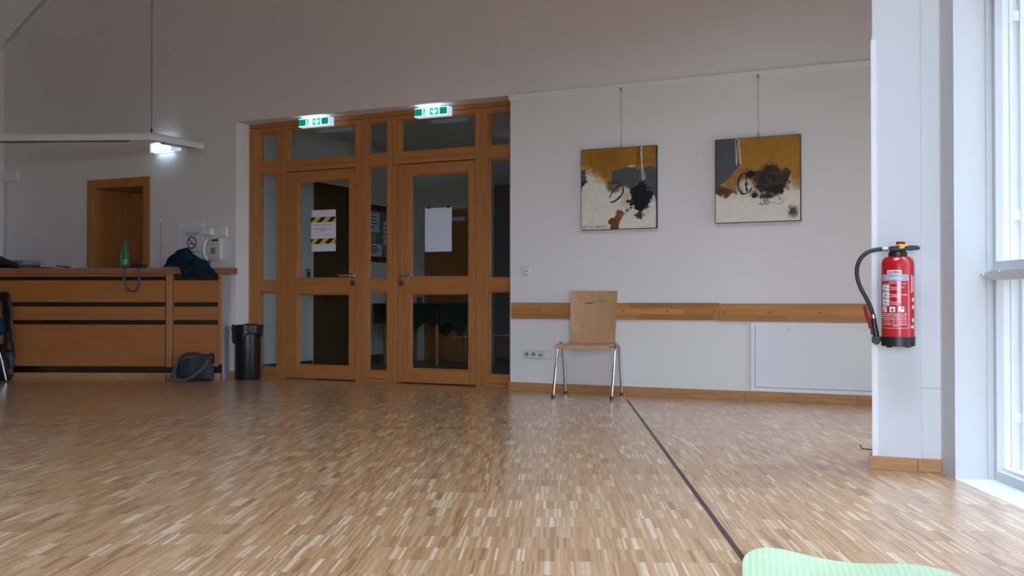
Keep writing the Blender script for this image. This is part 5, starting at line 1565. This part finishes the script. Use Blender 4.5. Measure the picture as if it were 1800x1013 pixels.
# ------------------------------------------------------------------ grey shoulder bag in front of the counter
BY = -0.145
def B(px, py, y=BY): a = CNT.hit(px, py, y); return (a[0], a[1])
bo = [B(*p) for p in [(311, 669.5), (310.5, 655), (313.5, 640), (318, 629), (325, 622.5), (338, 619.5), (349, 620.5), (357, 623.5), (368, 624), (372.5, 629), (375, 646), (376, 662), (375.5, 669.5), (355, 670), (330, 670)]]
z0 = min(z for x, z in bo)
sh_ = 0.003 - z0
bo = [(x, max(z + sh_, 0.002)) for x, z in bo]
t = thing('shoulder_bag', 'grey canvas shoulder bag slumped on the floor before the counter', 'bag', **on(CNT, 0, 0, 0))
pillow(bo, 0.085, 0.012, lambda x, z: BY, fold=0.022, fscale=22, seed=8, power=0.42, back=0.9).build('bag_body', CANVASGREY, parent=t, smooth=True, angle=80)
fr_y = BY - 0.078
def BP(px, py, y=None):
    y = fr_y if y is None else y
    a = CNT.hit(px, py, y); return Vector((a[0], y, max(a[1] + sh_, 0.004)))
fo = [B(*p) for p in [(319, 662), (318.5, 640), (322, 630), (338, 629), (340, 645), (338, 664)]]
pillow([(x, z + sh_) for x, z in fo], 0.014, 0.010, lambda x, z: fr_y + 0.004, fold=0.008, fscale=30, seed=18).build('front_flap', plain('dark_canvas', (0.020, 0.021, 0.026), 0.9), parent=t, smooth=True, angle=80)
MB().ribbon(smooth_path([BP(318.7, 645, fr_y - 0.008), BP(319.3, 636, fr_y - 0.008), BP(323, 630.5, fr_y - 0.008), BP(331, 629, fr_y - 0.010), BP(338.5, 629, fr_y - 0.008)], 5), Vector((0, 0.3, 1)), 0.012, 0.004).build('flap_edge', TANLEATHER, parent=t)
po = [B(*p) for p in [(358.5, 666), (358, 650), (360, 640), (370, 640), (373, 655), (373.5, 666)]]
pillow([(x, z + sh_) for x, z in po], 0.010, 0.010, lambda x, z: fr_y + 0.012, fold=0.006, fscale=30, seed=19).build('pocket', CANVASGREY, parent=t, smooth=True, angle=80)
MB().tube(smooth_path([BP(352, 622.5, BY - 0.05), BP(355.5, 626, BY - 0.07), BP(356.8, 634.5, fr_y - 0.008)], 5), 0.005, 8).build('zip_pull', INK, parent=t, smooth=True)
MB().lathe([(0.0, -0.007), (0.007, 0), (0.0, 0.007)], 10, M=Matrix.Translation(BP(356.8, 635.5, fr_y - 0.010))).build('zip_knob', CHROME, parent=t, smooth=True)
MB().ribbon(smooth_path([BP(369, 626, BY - 0.02), BP(370, 622.5, BY - 0.03), BP(373, 622.5, BY - 0.03), BP(375, 628, BY - 0.035), BP(375.3, 640, BY - 0.03)], 5), Vector((0.2, 1, 0)), 0.02, 0.006).build('carry_handle', LEATHER, parent=t)
sp = smooth_path([BP(369.5, 627.5, fr_y - 0.002), BP(365, 636, fr_y - 0.014), BP(357, 647, fr_y - 0.022), BP(347, 656, fr_y - 0.022), BP(336, 663.5, fr_y - 0.02), BP(323, 668, fr_y - 0.015), BP(310, 668.5, fr_y - 0.010), BP(299, 669.5, fr_y - 0.005)], 6)
MB().ribbon(sp, Vector((0.35, -0.2, 1)), 0.026, 0.003).build('strap', STRAPGREY, parent=t)
sp = smooth_path([BP(299, 669, fr_y + 0.03), BP(303, 660, fr_y + 0.02), BP(309, 646, fr_y + 0.02), BP(315, 632, fr_y + 0.03), BP(322, 624, BY - 0.03), BP(334, 619, BY)], 6)
MB().ribbon(sp, Vector((1, -0.2, 0.3)), 0.036, 0.003).build('strap', STRAPGREY, parent=t)
bk = BP(298, 671, fr_y - 0.01)
MB().box(bk.x - 0.014, bk.x + 0.014, bk.y - 0.012, bk.y + 0.012, 0.001, 0.008).build('buckle', STEEL, parent=t)

# ------------------------------------------------------------------ fire extinguisher
EY = -0.100
ec = K(1578.5, 540, EY)[0]
R = (K(1608, 540, EY)[0] - K(1549, 540, EY)[0]) / 2
def ez(py): return K(1578.5, py, EY - R * 0.9)[1]
zb0, zb1 = ez(611.3), ez(593.2)
t = thing('fire_extinguisher', 'red fire extinguisher with black hose hung on the white pillar', 'fire extinguisher', **on(PIL, ec, EY, 0))
zs0, zs1, zs2 = ez(463), ez(454), ez(449.5)
MB().lathe([(R * 0.96, zb1 - 0.01), (R, zb1), (R, zs0), (R * 0.985, zs0 + 0.004), (R * 0.93, zs1 - 0.004), (R * 0.80, zs1 + 0.006), (R * 0.62, zs2 - 0.003), (R * 0.46, zs2 + 0.002), (0.0, zs2 + 0.003)], 64).build('cylinder', RED, parent=t, smooth=True, angle=30)
MB().lathe([(R * 0.95, zb0 + 0.004), (R * 1.01, zb0 + 0.006), (R * 1.035, zb1), (R * 1.0, zb1 + 0.002)], 48).build('foot_ring', BLACKPL, parent=t, smooth=True)
q = MB()
for a0 in (-0.62, 0.55):
    for i in range(6):
        a = a0 + 0.06 * i
        q.box(-R * 0.034, R * 0.034, -R * 1.03, -R * 0.93, zb0 - 0.0005, zb0 + 0.007, M=Matrix.Rotation(a, 4, 'Z'))
q.build('foot_lug', BLACKPL, parent=t)
zc0, zc1 = ez(449.3), ez(442)
MB().lathe([(R * 0.50, zc0 - 0.004), (R * 0.575, zc0), (R * 0.575, zc1 - 0.002), (R * 0.52, zc1), (R * 0.40, zc1 + 0.001)], 20).build('collar_nut', BLACKPL, parent=t, smooth=True)
kx = 2 * R / 59.0
hz0, hz1 = ez(441.5), ez(431.8)
MB().box((1564 - 1578.5) * kx, (1593 - 1578.5) * kx, -0.026, 0.026, hz0, hz1).build('valve_head', BLACKPL, parent=t, bevel=0.006, seg=3)
hp = [(1590, 433), (1600, 431.3), (1612, 431.5), (1617, 433.5), (1617.5, 436), (1616, 438.5), (1604, 439.5), (1592, 439.5)]
MB().prism([((px - 1578.5) * kx, ez(py)) for px, py in hp][::-1], -0.020, 0.020).build('carry_handle', BLACKPL, parent=t, bevel=0.006, seg=3)
bxk = (1583.5 - 1578.5) * kx
MB().lathe([(0.019, hz1 - 0.002), (0.020, hz1 + 0.006), (0.018, hz1 + 0.009)], 24, cx=bxk).build('safety_ring', YELLOWPL, parent=t, smooth=True)
MB().prism([(bxk + 0.010, hz1 + 0.008), (bxk + 0.034, hz1 + 0.0085), (bxk + 0.032, hz1 + 0.003), (bxk + 0.010, hz1 - 0.012), (bxk - 0.004, hz1 - 0.010), (bxk, hz1 + 0.004)], -0.0295, -0.0265).build('safety_tab', YELLOWPL, parent=t)
MB().lathe([(0.0185, hz1 + 0.009), (0.0195, hz1 + 0.017), (0.017, hz1 + 0.0195), (0.0, hz1 + 0.020)], 24, cx=bxk).build('strike_button', REDPL, parent=t, smooth=True)
def E(px, py, y=0.0): return Vector(((px - 1578.5) * kx, y, ez(py)))
hose = [E(1562, 436.3), E(1553, 436.2), E(1540, 437.3, -0.004), E(1526, 441.5, -0.008), E(1513, 452.5, -0.010), E(1506.3, 468, -0.010), E(1506.5, 487, -0.010), E(1512.5, 506, -0.008), E(1522, 524, -0.004), E(1529.5, 540, 0), E(1533.5, 554, 0.0), E(1535, 562, 0)]
MB().tube(smooth_path(hose, 6), 0.0092, 14).build('hose', RUBBER, parent=t, smooth=True)
MB().tube([E(1552, 436.2), E(1561.5, 436.3)], 0.0108, 16).build('hose_ferrule', STEEL, parent=t, smooth=True)
MB().tube([E(1534, 554.2), E(1535.2, 561)], 0.0105, 16).build('hose_ferrule', STEEL, parent=t, smooth=True)
MB().tube([E(1535, 560), E(1536.5, 575), E(1539, 588), E(1540.5, 600)], [0.0105, 0.0125, 0.0135, 0.0125], 16).build('nozzle_gun', BLACKPL, parent=t, smooth=True)
lv = [(1517, 538), (1521.5, 537), (1524, 549), (1528, 559), (1531, 566), (1532, 574), (1530, 579), (1527, 580), (1525, 571), (1521.5, 561), (1518, 549)]
MB().prism([((px - 1578.5) * kx, ez(py)) for px, py in lv], -0.009, 0.009).build('trigger_lever', REDPL, parent=t, bevel=0.003)
MB().prism([((px - 1578.5) * kx, ez(py)) for px, py in [(1529, 573), (1534, 572), (1537, 590), (1530, 590)]], -0.008, 0.008).build('lever_mount', BLACKPL, parent=t, bevel=0.002)
hk = [(1532, 593), (1546.5, 593.5), (1548.5, 597), (1547, 601.5), (1545, 604.5), (1544, 607.5), (1537.5, 607.5), (1536, 605), (1532.5, 604.5)]
MB().prism([((px - 1578.5) * kx, ez(py)) for px, py in hk], -0.020, 0.020).build('nozzle_holder', BLACKPL, parent=t, bevel=0.004)
MB().box(-0.025, 0.025, R * 0.9, -EY + 0.0125, ez(500), ez(452)).build('wall_bracket', BLACKPL, parent=t, bevel=0.003)
# label printed round the cylinder
def arc(px): return R * math.asin(max(-0.985, min(0.985, (px - 1578.5) / 29.5)))
def wrap(x, y, z): th = x / R; rr = R + 0.0004 - y; return (rr * math.sin(th), -rr * math.cos(th), z)
def patch(mb, px0, px1, py0, py1, o, n=None):
    a, b = arc(px0), arc(px1); n = n or max(2, int(abs(b - a) / 0.004))
    zt, zb = ez(py0), ez(py1)
    mb.grid([[wrap(a + (b - a) * i / n, -o, z) for i in range(n + 1)] for z in (zb, zt)])
def rpatch(mb, px0, px1, py0, py1, o, rad, wline=None):
    """rounded patch or, with wline, only its outline"""
    a, b = arc(px0), arc(px1); zt, zb = ez(py0), ez(py1)
    path = []
    for cx_, cz_, s0 in ((b - rad, zt - rad, 0), (a + rad, zt - rad, 90), (a + rad, zb + rad, 180), (b - rad, zb + rad, 270)):
        for k in range(5):
            g = math.radians(s0 + 22.5 * k); path.append((cx_ + rad * math.cos(g), cz_ + rad * math.sin(g)))
    dense = []
    for i in range(len(path)):
        p, q_ = path[i], path[(i + 1) % len(path)]
        k = max(1, int(math.hypot(q_[0] - p[0], q_[1] - p[1]) / 0.005))
        for s in range(k): dense.append((p[0] + (q_[0] - p[0]) * s / k, p[1] + (q_[1] - p[1]) * s / k))
    mx, mz = (a + b) / 2, (zt + zb) / 2
    n = len(dense)
    sx, sz = 1 - wline / ((b - a) / 2), 1 - wline / ((zt - zb) / 2)
    vs = [wrap(x, -o, z) for x, z in dense] + [wrap(mx + (x - mx) * sx, -o, mz + (z - mz) * sz) for x, z in dense]
    mb.add(vs, [(i, (i + 1) % n, n + (i + 1) % n, n + i) for i in range(n)])
q = MB(); rpatch(q, 1552, 1598.8, 482.8, 577.5, 0.0006, 0.008, 0.0017)
q2 = q
patch(q2, 1555, 1596.5, 498.8, 499.4, 0.0007); patch(q2, 1555, 1596.5, 568.2, 568.8, 0.0007)
lab = q2.build('label', LABELPINK, parent=t)
q = MB(); patch(q, 1552.6, 1598.2, 483.4, 494.0, 0.0005); q.build('label_header', LABELGREY, parent=lab)
q = MB(); patch(q, 1562, 1587, 475, 482, 0.0006); lg = q.build('name_plate', LABELWHITE, parent=t)
def wtext(mb, s, px_l, py_base, hpx, wpx, o=0.0010, bold=0.0):
    size = hpx * kx / 0.72
    a, b = arc(px_l), arc(px_l + wpx)
    put_text(mb, s, size, a, ez(py_base), -o, 'l', width=(b - a), mapf=lambda x, y, z: wrap(x, y, z), bold=bold)
q = MB(); wtext(q, 'GLORIA', 1563.2, 480.6, 4.2, 22.4, 0.0010, 0.0007); q.build('lettering', plain('dark_red_print', (0.11, 0.01, 0.03), 0.4), parent=lg)
q = MB(); wtext(q, 'Feuerlöscher', 1561, 490.6, 3.6, 27, 0.0009, 0.0004)
q.build('lettering', LABELWHITE, parent=lab)
q = MB()
wtext(q, '6 kg ABC Pulver', 1565, 497.2, 1.9, 18, 0.0010, 0.0003)
for a_, b_, y_ in (('Sicherungslasche', 'abziehen', 506.2), ('Schlagknopf kräftig', 'einschlagen', 519.2), ('Löschpistole', 'betätigen', 532.2)):
    wtext(q, a_, 1568, y_, 2.3, {0: 24, 1: 27.5, 2: 17.5}[int((y_ - 506) / 13)], 0.0010, 0.0003)
    wtext(q, b_, 1568, y_ + 3.3, 2.3, 13.5, 0.0010, 0.0003)
LOR = ['VORSICHT BEI ELEKTRISCHEN ANLAGEN', 'NUR BIS 1000 VOLT MINDESTABSTAND 1 M', 'Nach jeder Benutzung neu füllen und prüfen', 'Regelmäßig alle zwei Jahre überprüfen lassen']
for k, y_ in enumerate((553, 556.2, 559.3, 562.3)): wtext(q, LOR[k], 1554, y_, 2.0, 41, 0.0010, 0.0002)
wtext(q, 'Löschmittel', 1554, 565.8, 1.8, 13, 0.0010, 0.0002); wtext(q, 'ABC Pulver Stickstoff', 1571, 565.8, 1.8, 24, 0.0010, 0.0002)
wtext(q, 'Typ P 6 GM', 1554.5, 572, 2.0, 13, 0.0010, 0.0003); wtext(q, 'Hergestellt in Deutschland', 1571, 571.8, 1.7, 25, 0.0010, 0.0002); wtext(q, 'DIN EN 3', 1571, 574.2, 1.7, 11, 0.0010, 0.0002)
q.build('lettering', LABELPINK, parent=lab)
q = MB()
for y0_, y1_ in ((501, 512), (513.4, 525), (526.2, 537.7)): patch(q, 1553.6, 1566.2, y0_, y1_, 0.0008)
for x0_, x1_ in ((1553.8, 1561), (1566, 1576), (1581, 1591)): patch(q, x0_, x1_, 539.3, 549, 0.0008)
patch(q, 1549.45, 1551.0, 491, 532, 0.0008)
pic = q.build('pictogram_field', LABELWHITE, parent=lab)
q = MB()
for k, y_ in enumerate((509.5, 522.3, 535)):
    wtext(q, str(k + 1), 1562.4, y_, 4.2, 1.9, 0.0012, 0.0002)
    patch(q, 1555.4, 1558.8, y_ - 0.2, y_ + 2.0 if k < 2 else y_ + 0.9, 0.0012)
    patch(q, 1557.6, 1560.4, y_ - 5.0, y_ - 2.2, 0.0012); patch(q, 1555.6, 1557.0, y_ - 6.5, y_ - 5.2, 0.0012)
patch(q, 1554.6, 1557.6, 545, 548, 0.0012); patch(q, 1558, 1559.6, 540.5, 543.5, 0.0012)
patch(q, 1569, 1573.2, 544, 547.6, 0.0012); patch(q, 1570.4, 1571.8, 541, 544, 0.0012); patch(q, 1586.5, 1589.5, 540.5, 543.6, 0.0012); patch(q, 1583, 1585.5, 546.6, 548, 0.0012)
q.build('pictogram', plain('grey_print', (0.10, 0.06, 0.08), 0.5), parent=pic)
q = MB()
for k in range(9): patch(q, 1602.2, 1604.2, 484 + k * 3.5, 486.4 + k * 3.5, 0.0008, 2); 
for k in range(7): patch(q, 1604.9, 1606.2, 486 + k * 4, 488.6 + k * 4, 0.0008, 2)
for y_ in (524, 537, 560): patch(q, 1603.6, 1606.3, y_, y_ + 6, 0.0008, 2)
patch(q, 1602, 1606, 572.5, 577.5, 0.0008, 2)
q.build('side_print', LABELPINK, parent=t)

# ------------------------------------------------------------------ exercise mat at the lower edge, thin cable by the pillar
MATG = None
m, nt, out = new_mat('mat_green_foam')
p = N(nt, 'ShaderNodeBsdfPrincipled'); p.inputs['Roughness'].default_value = 0.6; p.inputs['Specular IOR Level'].default_value = 0.3
tc = N(nt, 'ShaderNodeTexCoord'); wv = N(nt, 'ShaderNodeTexWave'); wv.inputs['Scale'].default_value = 17.0; wv.bands_direction = 'X'
L(nt, tc.outputs['Object'], wv.inputs['Vector'])
cr = N(nt, 'ShaderNodeMix', data_type='RGBA'); cr.inputs[6].default_value = (0.48, 0.63, 0.40, 1); cr.inputs[7].default_value = (0.52, 0.67, 0.45, 1)
L(nt, wv.outputs['Fac'], cr.inputs[0]); L(nt, cr.outputs[2], p.inputs['Base Color'])
bm_ = N(nt, 'ShaderNodeBump'); bm_.inputs['Strength'].default_value = 0.25; bm_.inputs['Distance'].default_value = 0.002
L(nt, wv.outputs['Fac'], bm_.inputs['Height']); L(nt, bm_.outputs[0], p.inputs['Normal']); L(nt, p.outputs[0], out.inputs['Surface'])
mw, ml, mr = 0.61, 1.9, 0.13
MANG = math.radians(13)
c0 = (0.690, 3.010)               # far left corner of the mat on the floor
nx, ny = 48, 60
rows = []
for i in range(ny + 1):
    v = (i / ny) ** 1.6 * ml            # distance from the far edge
    row = []
    for j in range(nx + 1):
        uu = j / nx
        inset = 0.0
        if v < mr: inset = mr - math.sqrt(max(0, mr * mr - (mr - v) ** 2))
        x = inset + (mw - 2 * inset) * uu
        lift = 0.040 * math.exp(-(v / 0.16) ** 2) * math.exp(-((x - 0.04) / 0.17) ** 2)
        lift += 0.010 * math.exp(-(v / 0.20) ** 2) * math.exp(-((x - 0.47) / 0.10) ** 2)
        row.append((x, -v, 0.0065 + lift))
    rows.append(row)
mm = MB()
C_ = nx + 1
vs = [p_ for r_ in rows for p_ in r_] + [(x, y, z - 0.0058) for r_ in rows for x, y, z in r_]
b_ = len(rows) * C_
fs = []
for i in range(len(rows) - 1):
    for j in range(C_ - 1):
        a_ = i * C_ + j
        fs.append((a_, a_ + 1, a_ + C_ + 1, a_ + C_)); fs.append((b_ + a_, b_ + a_ + C_, b_ + a_ + C_ + 1, b_ + a_ + 1))
    for j in (0, C_ - 1):
        a_ = i * C_ + j; fs.append((a_, a_ + C_, b_ + a_ + C_, b_ + a_))
for j in range(C_ - 1):
    for i in (0, len(rows) - 1):
        a_ = i * C_ + j; fs.append((a_, b_ + a_, b_ + a_ + 1, a_ + 1))
mm.add(vs, fs)
o = mm.build('exercise_mat', MATS['mat_green_foam'], smooth=True, loc=(c0[0], c0[1], 0.0), rot=-MANG, angle=60)
tag(o, 'pale green ribbed exercise mat with one lifted corner on the parquet', 'mat')
pts = [floor_at(x, y) for x, y in [(1512, 786.5), (1514, 789), (1520, 790.2), (1527, 791), (1534, 791.5), (1545, 792)]]
z_ = [0.012, 0.004, 0.003, 0.003, 0.003, 0.003]
o = MB().tube(smooth_path([(p_[0], p_[1], zz) for p_, zz in zip(pts, z_)], 5), 0.0025, 8).build('loose_cable', INK, smooth=True)
tag(o, 'short dark cable lying on the floor left of the pillar foot', 'cable')

# ------------------------------------------------------------------ daylight
world = bpy.data.worlds.new('overcast_sky')
scn.world = world
world.use_nodes = True
nt = world.node_tree
bgn = nt.nodes['Background']
bgn.inputs['Color'].default_value = (0.66, 0.80, 1.0, 1)
bgn.inputs['Strength'].default_value = 6.8
structure(box(-30, 30, -30, 30, -0.35, -0.30).build('ground_outside', plain('paving_outside', (0.26, 0.21, 0.16), 0.8)))
o = structure(box(4.2, 4.6, -13.0, -0.5, -0.3, 7.5).build('added_sky_screen', plain('sky_screen_grey', (0.28, 0.27, 0.26), 0.85), **on(WIN, 0, 0)))  # unseen screen added outside to cut sky light through the side windows
structure(box(0.321, 3.6, -1.42, -1.32, -0.3, 4.5).build('added_sky_screen.001', plain('sky_screen_pale', (0.46, 0.46, 0.46), 0.85), **on(WIN, 0, 0)))  # unseen wing added to block grazing light on pillar and jamb
def portal(frame, x, y0, y1, z0, z1, d):
    ld = bpy.data.lights.new('window_portal', 'AREA'); ld.shape = 'RECTANGLE'; ld.size = abs(y1 - y0); ld.size_y = abs(z1 - z0)
    ld.cycles.is_portal = True
    lo_ = bpy.data.objects.new('window_portal', ld); COL.objects.link(lo_)
    lo_.location = frame.world(x, (y0 + y1) / 2, (z0 + z1) / 2)
    v = Vector((frame.u[0] * d, frame.u[1] * d, 0))
    lo_.rotation_euler = v.to_track_quat('-Z', 'Y').to_euler()
ld = bpy.data.lights.new('added_roof_portal', 'AREA'); ld.shape = 'RECTANGLE'; ld.size = SKX1 - SKX0; ld.size_y = SKY1 - SKY0
ld.cycles.is_portal = True
lo_ = bpy.data.objects.new('added_roof_portal', ld); COL.objects.link(lo_)
lo_.location = ((SKX0 + SKX1) / 2, (SKY0 + SKY1) / 2, SKH + 0.02)
for y0, y1 in WOPEN: portal(WIN, 0.345, y0, y1, 0, WTOP, -1)
portal(WALL, 5.12, -1.8, -0.35, 0.05, 2.3, -1)
portal(Frame((0, REAR - 0.22), -math.pi / 2), 0.0, -RW1, -RW0, RZ0, RZ1, 1)
portal(WALL, HX1 + 0.17, 1.4, 2.0, 1.1, 1.75, -1)

scn.view_settings.view_transform = 'Standard'
scn.view_settings.look = 'None'
scn.view_settings.gamma = 1.0
scn.view_settings.use_curve_mapping = False
scn.view_settings.exposure = 1.2
scn.cycles.use_denoising = True
scn.cycles.max_bounces = 10
scn.cycles.diffuse_bounces = 6
scn.cycles.glossy_bounces = 4
scn.cycles.transparent_max_bounces = 12
scn.cycles.sample_clamp_indirect = 6.0
